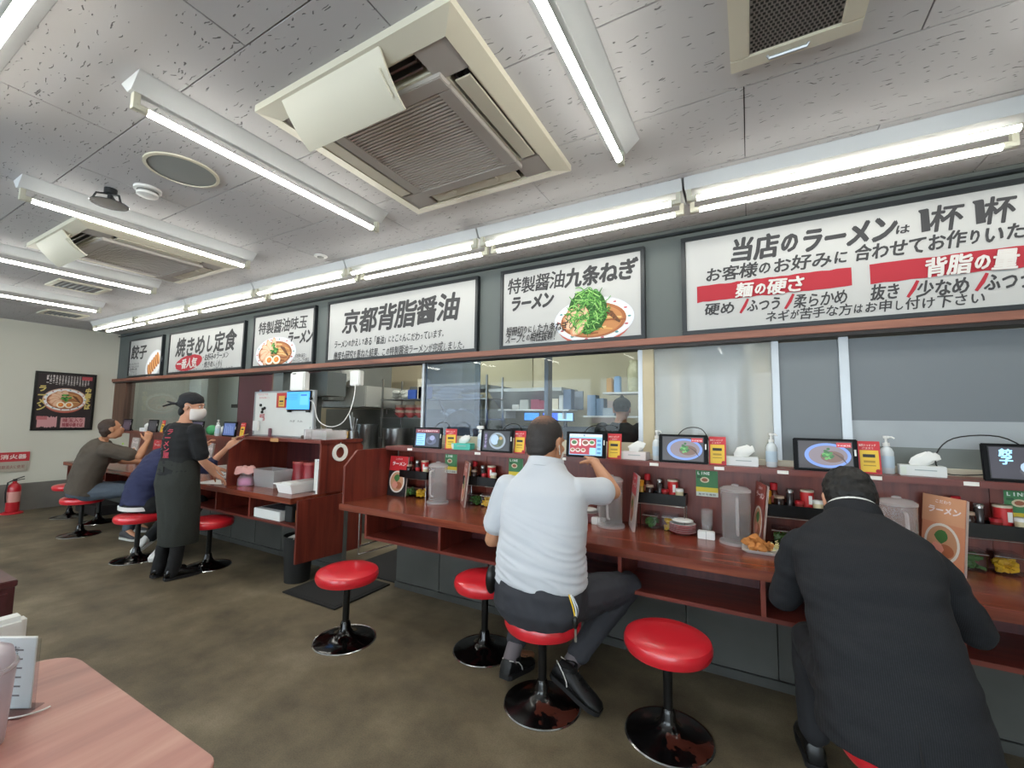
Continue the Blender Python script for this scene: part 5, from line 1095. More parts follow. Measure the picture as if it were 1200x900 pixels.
# left part of the kitchen: red panel with blue papers
tag(B(-7.1, -5.2, 3.85, 3.90, .9, 2.05).build('maroon_panel', mat('7d4048', .5)), 'maroon panel inside the kitchen behind the waitress', 'panel')
for q, (x, w_) in enumerate(((-6.52, .04), (-6.22, .20))): tag(B(x, x + w_, 3.838, 3.849, 1.40, 1.78).build('posted_paper', mat('8fa3c4', .6)), ('narrow', 'wide')[q] + ' pale blue paper on the maroon panel', 'paper')
tag(B(-9.0, -8.0, 4.5, 4.55, .9, 2.5).build('pale_partition', mat('aeb0a6', .7)), 'pale partition inside the kitchen at the far left', 'partition')
tag(B(-8.75, -8.35, 3.9, 4.0, .9, 2.4).build('pale_pillar', mat('b5b7ae', .7)), 'pale pillar inside the kitchen at the far left', 'pillar')
tag(B(-7.9, -7.2, 4.4, 4.5, .0, 1.45).build('grey_cupboard', mat('70746e', .6), bevel=.01), 'grey cupboard inside the kitchen left of the maroon panel', 'cupboard')
for q in range(3): tag(MB().box(-7.95 + q * .28, -7.75 + q * .28, 4.2, 4.3, 1.52, 1.58).box(-7.855 + q * .28, -7.845 + q * .28, 4.25, 4.26, 1.58, 2.58).build('dark_pan', BLACKM), ('left', 'middle', 'right')[q] + ' dark pan hanging inside the kitchen at the far left', 'pan')
for q in (): tag(B(-7.95 + q * .28, -7.75 + q * .28, 4.2, 4.3, 1.52, 1.58).build('dark_pan', BLACKM, bevel=.01), ('left', 'middle', 'right')[q] + ' dark pan hanging inside the kitchen at the far left', 'pan')
# behind the frosted film
for x0_, x1_, y_ in ((-.445, -.395, 3.035), (.03, .125, 3.035)): tag(B(x0_, x1_, y_, y_ + .06, .0, 2.4).build('cream_post', CREAM), 'cream post dimly seen through the frosted film, ' + ('left one' if x0_ < -.1 else 'right one'), 'post')
k = MB(); rs = []
for i in range(30):
    x = -.33 + i * .012; rs.append([V((x, 3.13 + .02 * math.sin(i * 1.1), 2.3)), V((x - .02 + .04 * math.sin(i * .35), 3.13 + .025 * math.sin(i * .9 + 1), 1.7)), V((x + .04 * math.sin(i * .2), 3.13 + .015 * math.sin(i * 1.3), 1.15))])
tag(k.rings(rs, closed=False, caps=False).build('plastic_sheet', mat('c4c8c8', .4), smooth=True), 'folded plastic sheet hanging behind the frosted film', 'sheet')
tag(B(-.7, XR, 3.45, 3.5, 0, ZC - .12).build('inner_partition', mat('b4b5ae', .8)), 'pale partition inside the kitchen behind the frosted film', 'partition')
# ================================================================ PEOPLE
def remesh(mb, name, vox, m, parent, sm=4, disp=None, cut=None):
    me = bpy.data.meshes.new(name); me.from_pydata(mb.v, [], mb.f)
    bm = bmesh.new(); bm.from_mesh(me); bmesh.ops.recalc_face_normals(bm, faces=bm.faces); bm.to_mesh(me); bm.free()
    o = bpy.data.objects.new(name, me); COL.objects.link(o)
    r = o.modifiers.new('r', 'REMESH'); r.mode = 'VOXEL'; r.voxel_size = vox
    if sm: s = o.modifiers.new('s', 'SMOOTH'); s.iterations = sm; s.factor = .5
    dg = bpy.context.evaluated_depsgraph_get(); new = bpy.data.meshes.new_from_object(o.evaluated_get(dg)); new.name = name
    o.modifiers.clear(); o.data = new
    if disp:
        ns = [v.normal.copy() for v in new.vertices]
        for v, n in zip(new.vertices, ns): v.co += n * disp(v.co)
    if cut:
        bm = bmesh.new(); bm.from_mesh(new)
        for p, n in cut: bmesh.ops.bisect_plane(bm, geom=bm.verts[:] + bm.edges[:] + bm.faces[:], plane_co=p, plane_no=n, clear_outer=True)
        bm.to_mesh(new); bm.free()
    off = wloc(parent) if parent else V((0, 0, 0))
    new.transform(Matrix.Translation(-off)); new.materials.clear(); new.materials.append(m)
    new.polygons.foreach_set('use_smooth', [True] * len(new.polygons)); new.update()
    if parent: o.parent = parent
    return o
def limb(mb, pts, rs, n=12, flat=1.0, side=None):
    "tapered limb with rounded ends; flat squeezes the section across 'side'"
    pts = [V(p) for p in pts]; out = []
    def fr(i):
        t = (pts[min(i + 1, len(pts) - 1)] - pts[max(i - 1, 0)]).normalized()
        s = V(side) if side else (V((0, 0, 1)) if abs(t.z) < .85 else V((0, 1, 0)))
        s = (s - t * s.dot(t)).normalized(); return t, s, t.cross(s)
    def ring(c, s, b, r): return [c + s * (math.cos(2 * math.pi * k / n) * r * flat) + b * (math.sin(2 * math.pi * k / n) * r) for k in range(n)]
    t, s, b = fr(0)
    for k in (.98, .75, .4): out.append(ring(pts[0] - t * rs[0] * k * flat, s, b, rs[0] * math.sqrt(max(.02, 1 - k * k))))
    for i in range(len(pts)): t, s, b = fr(i); out.append(ring(pts[i], s, b, rs[i]))
    t, s, b = fr(len(pts) - 1)
    for k in (.4, .75, .98): out.append(ring(pts[-1] + t * rs[-1] * k * flat, s, b, rs[-1] * math.sqrt(max(.02, 1 - k * k))))
    mb.rings(out)
def trunk(mb, rows, n=24):
    "rows: (centre, side vector, half width, half depth)"
    out = []
    for i, (c, s, a, d) in enumerate(rows):
        c = V(c); t = (V(rows[min(i + 1, len(rows) - 1)][0]) - V(rows[max(i - 1, 0)][0])).normalized(); s = V(s); s = (s - t * s.dot(t)).normalized(); f = t.cross(s); ring = []
        for k in range(n):
            q = 2 * math.pi * k / n; cc, ss = math.cos(q), math.sin(q); e = .86
            ring.append(c + s * (a * math.copysign(abs(cc) ** e, cc)) + f * (d * math.copysign(abs(ss) ** e, ss)))
        out.append(ring)
    mb.rings(out)
def axes(yaw, pitch=0, roll=0):
    "forward direction: yaw 0 looks to +Y, positive yaw turns left; returns right, forward, up"
    M = Matrix.Rotation(R(yaw), 3, 'Z') @ Matrix.Rotation(R(pitch), 3, 'X') @ Matrix.Rotation(R(roll), 3, 'Y')
    return M @ V((1, 0, 0)), M @ V((0, 1, 0)), M @ V((0, 0, 1))
def headshape(mb, c, ax, neck, nr=.055, s=1):
    r, f, u = ax; c = V(c); M = Matrix((r, f, u)).transposed()
    def E(o, rad, n=20, m=14): mb.ell(c + (r * o[0] + f * o[1] + u * o[2]) * s, [q * s for q in rad], n, m, M)
    E((0, -.012, .022), (.076, .094, .094)); E((0, .028, -.035), (.060, .064, .080)); E((0, .055, -.092), (.026, .024, .020)); E((0, .022, -.078), (.050, .052, .036))
    E((0, .074, .022), (.048, .020, .013)); E((-.033, .066, -.022), (.022, .022, .020)); E((.033, .066, -.022), (.022, .022, .020))
    p = lambda o: c + (r * o[0] + f * o[1] + u * o[2]) * s
    limb(mb, [p((0, .082, .012)), p((0, .094, -.012)), p((0, .099, -.030))], [.007 * s, .009 * s, .0125 * s], 8)
    E((0, .094, -.056), (.022, .009, .006), 12, 8); E((0, .091, -.067), (.019, .010, .007), 12, 8)
    for q in (-1, 1):
        E((q * .079, -.006, -.008), (.007, .019, .033), 12, 9); E((q * .083, -.012, .006), (.006, .015, .016), 10, 8)
    limb(mb, [p((0, -.02, -.04)), p((0, -.022, -.09)), V(neck)], [nr * .98 * s, nr * s, nr * 1.12 * s], 16)
def eyes(parent, c, ax, s=1):
    r, f, u = ax; c = V(c); M = Matrix((r, f, u)).transposed()
    for q in (-1, 1):
        e = MB().ell(c + (r * q * .031 + f * .080 + u * .004) * s, (.0125 * s, .0085 * s, .006 * s), 12, 8, M); e.build('eye', mat('d8d4cf', .3), parent, smooth=True)
        MB().ell(c + (r * q * .031 + f * .0865 + u * .004) * s, (.005 * s, .003 * s, .0052 * s), 10, 6, M).build('iris', mat('1c1412', .2), parent, smooth=True)
        k = MB(); p = lambda o: c + (r * o[0] * q + f * o[1] + u * o[2]) * s
        k.tube([p((.014, .091, .022)), p((.032, .089, .027)), p((.048, .078, .022))], [.0025 * s, .0035 * s, .002 * s], 6); k.build('eyebrow', HAIRM, parent, smooth=True)
def hand(mb, wr, d, pn, td, curl=.5, s=1, curls=None, spread=1):
    "wr wrist, d hand direction, pn palm normal (fingers curl toward it), td thumb side"
    wr, d, pn, td = V(wr), V(d).normalized(), V(pn).normalized(), V(td).normalized()
    td = (td - d * td.dot(d)).normalized(); pn = (pn - d * pn.dot(d) - td * pn.dot(td)).normalized()
    rows = []
    trunk(mb, [(wr - d * .01 * s, td, .026 * s, .020 * s), (wr + d * .02 * s, td, .031 * s, .019 * s), (wr + d * .055 * s, td, .040 * s, .017 * s), (wr + d * .082 * s, td, .042 * s, .014 * s), (wr + d * .092 * s, td, .038 * s, .010 * s)], 16)
    for k in range(4):
        L = (.078, .086, .080, .064)[k] * s; o = wr + d * (.078 - abs(k - 1.2) * .004) * s + td * (.031 - k * .0205) * s
        c = curls[k] if curls else curl; dd = (d + td * (.12 - .09 * k) * spread).normalized(); p = o; pts = [o]
        for j, fr_ in enumerate((.45, .32, .23)):
            a = c * (j + .6) * .62; dv = dd * math.cos(a) + pn * math.sin(a); p = p + dv * L * fr_; pts.append(p)
        limb(mb, pts, [.0092 * s, .0088 * s, .0080 * s, .0068 * s], 8)
    o = wr + d * .022 * s + td * .026 * s; a = (d * .62 + td * .62 + pn * .45).normalized(); b_ = (d * .85 + td * .25 + pn * .45).normalized()
    limb(mb, [o, o + a * .042 * s, o + a * .042 * s + b_ * .032 * s, o + a * .042 * s + b_ * .056 * s], [.015 * s, .012 * s, .0098 * s, .008 * s], 8)
def skinmat(c, c2): return mat(c, .5, var=.09, scale=18, spec=.35)
SKIN = mat('c79378', .5, var=.08, scale=14, spec=.35); SKIN2 = mat('b98566', .5, var=.1, scale=14, spec=.35); HAIRM = mat('0e0d0d', .55, var=.4, scale=60, bump=.003)
def body(P, vox, skin, parent, build=1.0):
    k = MB(); S = (V(P['sh'][1]) - V(P['sh'][0])).normalized(); H = (V(P['hip'][1]) - V(P['hip'][0])).normalized()
    pe, wa, ch, nb = V(P['pelvis']), V(P['waist']), V(P['chest']), V(P['neck']); b_ = build
    trunk(k, [(pe - V((0, 0, .05)), H, .14 * b_, .10 * b_), (pe, H, .165 * b_, .115 * b_), (wa, (S + H).normalized(), .14 * b_, .10 * b_), (ch, S, .165 * b_, .11 * b_), (ch.lerp(nb, .55), S, .165 * b_, .09 * b_), (ch.lerp(nb, .85), S, .10, .07), (nb, S, .062, .058)])
    for i in (0, 1):
        sh, el, wr = V(P['sh'][i]), V(P['el'][i]), V(P['wr'][i]); limb(k, [sh, sh.lerp(el, .35), el], [.054 * b_, .048 * b_, .038 * b_]); limb(k, [el, el.lerp(wr, .3), wr], [.039 * b_, .040 * b_, .025])
        hp, kn, an, to = [V(P[q][i]) for q in ('hip', 'kn', 'an', 'to')]; limb(k, [hp, hp.lerp(kn, .4), kn], [.082 * b_, .076 * b_, .056 * b_]); limb(k, [kn, kn.lerp(an, .3), an], [.055 * b_, .054 * b_, .031]); limb(k, [an, (an + to) * .5 - V((0, 0, .01)), to], [.028, .028, .022])
        hd = P['hd'][i]; hand(k, wr, *hd[:3], **(hd[3] if len(hd) > 3 else {}))
    headshape(k, P['head'], P['hax'], nb, P.get('nr', .055), P.get('hs', 1))
    o = remesh(k, 'body', vox, skin, parent, 3); return o
def wrinkle(amp, sc=(9, 9, 26), seed=0):
    def f(c): return amp * (noise.noise(V((c.x * sc[0] + seed, c.y * sc[1], c.z * sc[2]))) + .5 * noise.noise(V((c.x * sc[0] * 2.3, c.y * sc[1] * 2.3 + seed, c.z * sc[2] * 1.9))))
    return f
def trousers(P, vox, m, parent, g=.014, b_=1.0, low=.10, cut=None):
    k = MB(); H = (V(P['hip'][1]) - V(P['hip'][0])).normalized(); pe, wa = V(P['pelvis']), V(P['waist'])
    trunk(k, [(pe - V((0, 0, .07)), H, (.15 + g) * b_, (.115 + g) * b_), (pe, H, (.175 + g) * b_, (.13 + g) * b_), (pe.lerp(wa, .7), H, (.155 + g) * b_, (.12 + g) * b_)])
    for i in (0, 1):
        hp, kn, an = [V(P[q][i]) for q in ('hip', 'kn', 'an')]; e = an.lerp(kn, low)
        limb(k, [hp, hp.lerp(kn, .4), kn], [(.092 + g) * b_, (.082 + g) * b_, (.062 + g) * b_]); limb(k, [kn, kn.lerp(e, .35), e], [(.060 + g) * b_, (.058 + g) * b_, .046 + g])
    return remesh(k, 'trousers', vox, m, parent, 4, wrinkle(.006, (12, 12, 16), 5))
def shirt(P, vox, m, parent, g=.012, b_=1.0, sleeve=.55, hem=0.0, name='shirt', wr=.006, col=.074, drop=.0, wsc=(7, 7, 24), cap=None):
    k = MB(); S = (V(P['sh'][1]) - V(P['sh'][0])).normalized(); H = (V(P['hip'][1]) - V(P['hip'][0])).normalized()
    pe, wa, ch, nb = V(P['pelvis']), V(P['waist']), V(P['chest']), V(P['neck']); e = (pe - wa).normalized()
    trunk(k, [(pe + e * hem, H, (.178 + g) * b_ + drop, (.125 + g) * b_ + drop * .6), (pe, H, (.172 + g) * b_ + drop * .6, (.122 + g) * b_), (wa, (S + H).normalized(), (.158 + g) * b_, (.118 + g) * b_), (ch, S, (.172 + g) * b_, (.118 + g) * b_), (ch.lerp(nb, .45), S, (.172 + g) * b_, (.098 + g) * b_), (ch.lerp(nb, .8), S, .115 + g, .075 + g), (nb - (nb - ch) * .0, S, col, col * .9)])
    for i in (0, 1):
        sh, el, w_ = V(P['sh'][i]), V(P['el'][i]), V(P['wr'][i])
        if sleeve <= 1: e2 = sh.lerp(el, sleeve); limb(k, [sh, sh.lerp(e2, .5), e2], [(.060 + g) * b_, (.058 + g) * b_, (.056 + g) * b_])
        else: e2 = el.lerp(w_, sleeve - 1); limb(k, [sh, sh.lerp(el, .5), el], [(.062 + g) * b_, (.054 + g) * b_, (.048 + g) * b_]); limb(k, [el, e2], [(.047 + g) * b_, .036 + g])
    return remesh(k, name, vox, m, parent, 4, wrinkle(wr, wsc, 2))
def shoe(parent, heel, toe, up, m, sole, s=1, w_=.046):
    heel, toe, up = V(heel), V(toe), V(up).normalized(); d = (toe - heel).normalized(); up = (up - d * up.dot(d)).normalized(); sd = d.cross(up); L = (toe - heel).length
    rows = []
    for a, wd, h in ((0, .62, .055), (.06, .8, .085), (.25, .85, .090), (.42, .88, .078), (.62, 1.0, .055), (.82, .98, .042), (.95, .75, .034), (1.0, .45, .024)):
        c = heel + d * L * a; ring = []
        for q in range(14):
            t_ = 2 * math.pi * q / 14; ring.append(c + sd * (math.cos(t_) * w_ * wd) + up * (.012 + h / 2 + math.sin(t_) * h / 2))
        rows.append(ring)
    o = MB().rings(rows).build('shoe', m, parent, smooth=True)
    rows = []
    for a, wd in ((-.015, .55), (.05, .84), (.3, .86), (.62, 1.05), (.85, 1.0), (.97, .72), (1.02, .4)):
        c = heel + d * L * a; rows.append([c + sd * w_ * wd * x + up * z for x, z in ((-1, 0), (1, 0), (1.02, .022), (-1.02, .022))])
    MB().rings(rows).build('sole', sole, o, smooth=30)
    return o
def hairshell(parent, c, ax, m, name='hair', vol=1.0, nape=1, dn=.004, sc=70, s=1, vox=.006, extra=None):
    r, f, u = ax; c = V(c); M = Matrix((r, f, u)).transposed(); k = MB()
    def E(o, rad): k.ell(c + (r * o[0] + f * o[1] + u * o[2]) * s, [q * s for q in rad], 22, 16, M)
    E((0, -.022, .034), (.080 * vol, .092 * vol, .090 * vol)); E((0, -.045, -.005), (.078 * vol, .066 * vol, .07))
    if nape: E((0, -.062, -.045), (.060, .040, .040))
    if extra: extra(E)
    return remesh(k, name, vox, m, parent, 2, lambda q: dn * noise.noise(q * sc) + dn * .7 * noise.noise(q * sc * .3))
def person(label, loc): return thing('person', label, 'person', loc)

# ---- man in the white polo
t = person('seated man in a white polo shirt seen from behind, touching a tablet', (-.945, 2.0, 0))
ax = axes(-14, -10, 0)
A = dict(pelvis=(-.925, 1.99, .53), waist=(-.925, 2.01, .74), chest=(-.925, 2.03, .93), neck=(-.935, 2.06, 1.135), head=(-.955, 2.12, 1.275), hax=ax, nr=.068, hs=1.13,
         sh=((-1.145, 2.03, 1.035), (-.755, 2.05, 1.045)), el=((-1.245, 2.05, .74), (-.625, 2.22, 1.03)), wr=((-1.10, 2.26, .745), (-.80, 2.47, 1.145)),
         hip=((-1.02, 2.02, .51), (-.83, 2.02, .51)), kn=((-1.14, 2.44, .50), (-.61, 2.42, .50)), an=((-1.145, 2.12, .15), (-.835, 2.16, .15)), to=((-1.14, 2.33, .04), (-.72, 2.10, .05)),
         hd=[((.8, .6, -.05), (0, 0, -1), (0, .5, 1)), ((-.45, .85, .18), (-.3, -.1, -1), (-.8, -.4, .2), dict(curls=[.25, .9, 1.1, 1.2]))])
body(A, .0052, SKIN2, t, 1.04)
POLO = mat('bfc2c8', .8, var=.02, scale=6, bump=.0006, sheen=.2)
def creases(amp):
    def f(c):
        lowz = max(0, min(1, (1.0 - c.z) / .25)); a = noise.noise(V((c.x * 4, c.y * 3, c.z * 30 + c.x * 8))); b_ = noise.noise(V((c.x * 9, c.y * 6 + 4, c.z * 9)))
        return amp * (lowz * (1 - abs(a) * 3) * .7 + b_ * .8)
    return f
k = MB(); S = V((1, .03, 0))
trunk(k, [((-.925, 1.985, .60), S, .232, .165), ((-.925, 1.985, .66), S, .228, .165), ((-.925, 2.0, .76), S, .222, .160), ((-.925, 2.02, .90), S, .225, .152), ((-.925, 2.035, 1.02), S, .222, .132), ((-.93, 2.045, 1.085), S, .175, .105), ((-.935, 2.062, 1.13), S, .118, .105), ((-.937, 2.07, 1.17), S, .092, .092)], 32)
sh, el = V(A['sh'][0]), V(A['el'][0]); limb(k, [sh, sh.lerp(el, .4), sh.lerp(el, .66)], [.070, .072, .074], 16)
sh, el = V(A['sh'][1]), V(A['el'][1]); limb(k, [sh, sh.lerp(el, .45), sh.lerp(el, .66)], [.068, .070, .074], 16)
sd = (el - sh).normalized(); sl = (V(A['el'][0]) - V(A['sh'][0])).normalized()
remesh(k, 'polo_shirt', .006, POLO, t, 14, creases(.008))
xf(MB().lathe([(.098, -.03), (.102, -.026), (.092, .020), (.085, .018), (.09, -.02)], (0, 0, 0), 26, caps=False), Matrix.Translation((-.938, 2.072, 1.172)) @ Matrix.Rotation(R(-14), 4, 'X')).build('collar', POLO, t, smooth=True)
c = V(A['sh'][1]).lerp(V(A['el'][1]), .66); MB().obox(c + V((-.01, -.083, .02)), (1, .3, 0), (0, 0, 1), (0, -1, 0), .012, .010, .002).build('sleeve_badge', mat('d9a436', .6), t)
HBUZZ, nt, b = new_mat('buzzed_hair'); Ln = nt.links   # short dark hair thinning over the crown
tc = nt.nodes.new('ShaderNodeTexCoord'); vm = nt.nodes.new('ShaderNodeVectorMath'); vm.operation = 'DISTANCE'; crown = V(A['head']) - wloc(t) + ax[2] * .098 - ax[1] * .055
vm.inputs[1].default_value = crown; nn = nt.nodes.new('ShaderNodeTexNoise'); nn.inputs['Scale'].default_value = 120
Ln.new(tc.outputs['Object'], vm.inputs[0]); mr = nt.nodes.new('ShaderNodeMapRange'); mr.inputs[1].default_value = .025; mr.inputs[2].default_value = .085; Ln.new(vm.outputs['Value'], mr.inputs[0]); Ln.new(tc.outputs['Object'], nn.inputs['Vector'])
m2 = nt.nodes.new('ShaderNodeMath'); m2.operation = 'MULTIPLY_ADD'; m2.inputs[1].default_value = .5; Ln.new(nn.outputs[0], m2.inputs[0]); Ln.new(mr.outputs[0], m2.inputs[2])
cr = nt.nodes.new('ShaderNodeValToRGB'); cr.color_ramp.elements[0].position = .3; cr.color_ramp.elements[0].color = lin('8a614b'); cr.color_ramp.elements[1].position = 1.0; cr.color_ramp.elements[1].color = lin('2a2422')
Ln.new(m2.outputs[0], cr.inputs[0]); Ln.new(cr.outputs[0], b.inputs['Base Color']); b.inputs['Roughness'].default_value = .65
hairshell(t, A['head'], ax, HBUZZ, 'buzzed_hair', 1.0, 1, .0015, 90, 1.13, .005)
MASKW = mat('dcdad6', .7)
r_, f_, u_ = ax; hc = V(A['head']); MB().tube([hc + r_ * .09 + u_ * .01 - f_ * .01, hc + r_ * .096 - u_ * .02 - f_ * .015, hc + r_ * .088 - u_ * .06 + f_ * .01], .003, 6).build('mask_loop', MASKW, t)
Mx = Matrix((r_, f_, u_)).transposed(); MB().ell(hc + f_ * .078 - u_ * .055, (.055, .045, .05), 16, 12, Mx).build('face_mask', MASKW, t, smooth=True)
TR = mat('33343a', .85, var=.12, scale=30, bump=.0004)
k = MB()
trunk(k, [((-.925, 1.99, .435), S, .19, .15), ((-.925, 1.985, .50), S, .235, .175), ((-.925, 1.985, .58), S, .232, .172), ((-.925, 1.99, .66), S, .205, .15)], 28)
for i in (0, 1):
    hp, kn, an = [V(A[q][i]) for q in ('hip', 'kn', 'an')]; e = an.lerp(kn, .14)
    limb(k, [hp, hp.lerp(kn, .5), kn], [.112, .100, .080]); limb(k, [kn, kn.lerp(e, .4), e], [.078, .070, .056])
remesh(k, 'trousers', .007, TR, t, 4, wrinkle(.007, (12, 12, 14), 5))
SHB = mat('141416', .5, var=.2, scale=80, bump=.0006); SOLE = mat('1c1c1e', .6)
for h_, to_, u in (((-1.15, 2.035, .05), (-1.125, 2.29, .012), (0, .15, 1)), ((-.905, 2.10, .115), (-.655, 2.075, .018), (.35, 0, 1))):
    o = shoe(t, h_, to_, u, SHB, SOLE, w_=.05); d = (V(to_) - V(h_)).normalized(); uu = V(u).normalized(); s_ = d.cross(uu).normalized(); hh = V(h_)
    xf(MB().lathe([(.036, -.012), (.046, -.006), (.044, .012), (.034, .010)], (0, 0, 0), 18, caps=False), Matrix.Translation(hh + d * .065 + uu * .088)).build('shoe_collar', SHB, o, smooth=True)
    for q in range(4): MB().tube([hh + d * (.115 + q * .022) + uu * (.093 - q * .009) - s_ * .022, hh + d * (.12 + q * .022) + uu * (.097 - q * .009), hh + d * (.115 + q * .022) + uu * (.093 - q * .009) + s_ * .022], .003, 5).build('lace', BLACK, o)
    for q in (-1, 1): MB().tube([hh + d * .005 + uu * .09 + s_ * .022 * q, hh + d * .06 + uu * .075 + s_ * .046 * q, hh + d * .09 + uu * .05 + s_ * .047 * q, hh + d * .10 + uu * .03 + s_ * .048 * q], .0028, 6).build('white_stripe', WHITE, o)
for i in (0, 1):
    an = V(A['an'][i]); kn = V(A['kn'][i]); MB().tube([an - (kn - an).normalized() * .05, an + (kn - an).normalized() * .10], [.040, .046], 16).build('sock', mat('6b6468', .9, bump=.0006, scale=90), t, smooth=True)
k = MB(); k.ell((-1.145, 1.885, .60), (.028, .035, .07), 14, 10); k.build('belt_pouch', BLACK, t, smooth=True)
for q, m_ in enumerate((YEL, WHITE, mat('8a8a8e', .3, .8))): MB().tube(smooth_path([(-.725 + q * .008, 1.86, .62), (-.70 + q * .012, 1.845, .575), (-.69 + q * .004, 1.845, .535)]), .0035, 6).build('key_strap', m_, t, smooth=True)
MB().ell((-.688, 1.842, .515), (.014, .012, .028), 10, 8).build('key_fob', BLACK, t, smooth=True); MB().obox((-.686, 1.842, .465), (1, 0, 0), (0, 0, 1), (0, 1, 0), .005, .03, .002).build('key', CHROME, t)

# ---- man in the dark suit
t = person('seated man in a dark suit hunched over the counter at the right', (.36, 1.84, 0))
ax = axes(0, -38, 0)
D = dict(pelvis=(.36, 1.80, .53), waist=(.345, 1.82, .72), chest=(.335, 1.90, .88), neck=(.335, 2.06, 1.02), head=(.345, 2.20, 1.085), hax=ax, nr=.058, hs=1.04,
         sh=((.160, 1.99, .935), (.515, 1.99, .925)), el=((.105, 2.08, .71), (.645, 2.07, .71)), wr=((.20, 2.33, .745), (.55, 2.36, .745)),
         hip=((.27, 1.84, .51), (.45, 1.84, .51)), kn=((.20, 2.26, .49), (.52, 2.26, .49)), an=((.20, 2.24, .10), (.52, 2.24, .10)), to=((.19, 2.42, .035), (.53, 2.42, .035)),
         hd=[((.5, .85, .05), (.3, -.1, -1), (.8, -.4, .3)), ((-.5, .85, .05), (-.3, -.1, -1), (-.8, -.4, .3))])
body(D, .0055, SKIN, t, 1.02)
def suitmat():
    m, nt, b = new_mat('pinstripe_suit'); L = nt.links; tc = nt.nodes.new('ShaderNodeTexCoord')
    mp = nt.nodes.new('ShaderNodeMapping'); mp.inputs['Scale'].default_value = (1, 1, 1); L.new(tc.outputs['Object'], mp.inputs[0])
    wv = nt.nodes.new('ShaderNodeTexWave'); wv.inputs['Scale'].default_value = 60; wv.bands_direction = 'X'; L.new(mp.outputs[0], wv.inputs[0])
    n = nt.nodes.new('ShaderNodeTexNoise'); n.inputs['Scale'].default_value = 180; L.new(tc.outputs['Object'], n.inputs[0])
    mx = nt.nodes.new('ShaderNodeMix'); mx.data_type = 'RGBA'; mx.inputs[6].default_value = lin('202124'); mx.inputs[7].default_value = lin('323337')
    mu = nt.nodes.new('ShaderNodeMath'); mu.operation = 'MULTIPLY'; L.new(wv.outputs[1], mu.inputs[0]); L.new(n.outputs[0], mu.inputs[1]); L.new(mu.outputs[0], mx.inputs[0]); L.new(mx.outputs[2], b.inputs['Base Color'])
    b.inputs['Roughness'].default_value = .9; b.inputs['Specular IOR Level'].default_value = .2; return m
SUIT = suitmat(); X1 = V((1, 0, 0)); k = MB()
trunk(k, [((.37, 1.745, .455), X1, .212, .20), ((.368, 1.75, .50), X1, .207, .195), ((.362, 1.775, .58), X1, .200, .185), ((.35, 1.815, .70), X1, .190, .165), ((.34, 1.875, .82), X1, .195, .150), ((.335, 1.94, .91), X1, .212, .135), ((.335, 1.995, .965), X1, .205, .105), ((.335, 2.04, 1.005), X1, .14, .09), ((.335, 2.075, 1.035), X1, .085, .08)], 36)
for i in (0, 1):
    sh, el, w_ = V(D['sh'][i]), V(D['el'][i]), V(D['wr'][i]); limb(k, [sh, sh.lerp(el, .5), el], [.066, .066, .059], 16); limb(k, [el, el.lerp(w_, .85)], [.057, .046], 14)
remesh(k, 'suit_jacket', .0065, SUIT, t, 12, wrinkle(.009, (5, 5, 16), 9))
xf(MB().lathe([(.095, -.04), (.098, -.03), (.088, .018), (.081, .016), (.085, -.03)], (0, 0, 0), 28, caps=False), Matrix.Translation((.337, 2.10, 1.052)) @ Matrix.Rotation(R(-38), 4, 'X')).build('jacket_collar', SUIT, t, smooth=True)
xf(MB().lathe([(.079, .0), (.079, .030), (.075, .030)], (0, 0, 0), 28, caps=False), Matrix.Translation((.337, 2.10, 1.052)) @ Matrix.Rotation(R(-38), 4, 'X')).build('shirt_collar', WHITE, t, smooth=True)
k = MB(); k.tube(smooth_path([(.372, 1.547, .46), (.37, 1.555, .52), (.367, 1.582, .60)]), .0022, 6); k.build('vent_seam', BLACKM, t, smooth=True)
trousers(D, .009, mat('202125', .85), t, .008); 
hairshell(t, D['head'], ax, HAIRM, 'hair', 1.06, 1, .006, 55, 1.04, .0055)
for h_, to_ in (((.20, 2.20, .01), (.18, 2.46, .01)), ((.52, 2.20, .01), (.54, 2.46, .01))): shoe(t, h_, to_, (0, 0, 1), BLACK, SOLE)

# ---- waitress
t = person('standing waitress in black T-shirt, apron, bandana and white mask', (-4.42, 1.93, 0))
ax = axes(-50, -10, 3)
WH = V((-4.385, 1.985, 1.475)); bd = axes(10)
W = dict(pelvis=(-4.42, 1.92, .86), waist=(-4.42, 1.935, 1.02), chest=(-4.41, 1.935, 1.17), neck=(-4.40, 1.945, 1.325), head=WH, hax=ax, nr=.046, hs=.97,
         sh=((-4.565, 1.92, 1.255), (-4.255, 1.965, 1.25)), el=((-4.62, 2.10, 1.03), (-4.225, 2.02, 1.0)), wr=((-4.56, 2.30, .88), (-4.27, 2.155, .855)),
         hip=((-4.51, 1.90, .84), (-4.33, 1.93, .84)), kn=((-4.50, 1.93, .47), (-4.33, 1.955, .47)), an=((-4.49, 1.87, .08), (-4.32, 1.90, .08)), to=((-4.50, 2.03, .03), (-4.30, 2.06, .03)),
         hd=[((.5, .75, -.3), (0, .2, -1), (.8, -.4, 0), dict(curl=.4)), ((-.12, .80, -.58), (-.2, -.5, -.8), (-.95, .0, .2), dict(curl=.45))])
body(W, .0058, SKIN, t, .84)
BTS = mat('151517', .85, var=.15, scale=30)
ts = shirt(W, .0072, BTS, t, .014, .90, .80, -.05, 't_shirt', .006, col=.062)
def decal(pr, target, d, gap=.003):
    "press a flat print against a surface along direction d"
    off = wloc(target); d = V(d).normalized(); keep = []
    for i, p in enumerate(pr.v):
        ok, hit, nm, idx = target.ray_cast(p - off - d * .3, d)
        if ok: pr.v[i] = hit + off - d * gap
bd_r, bd_f, bd_u = bd
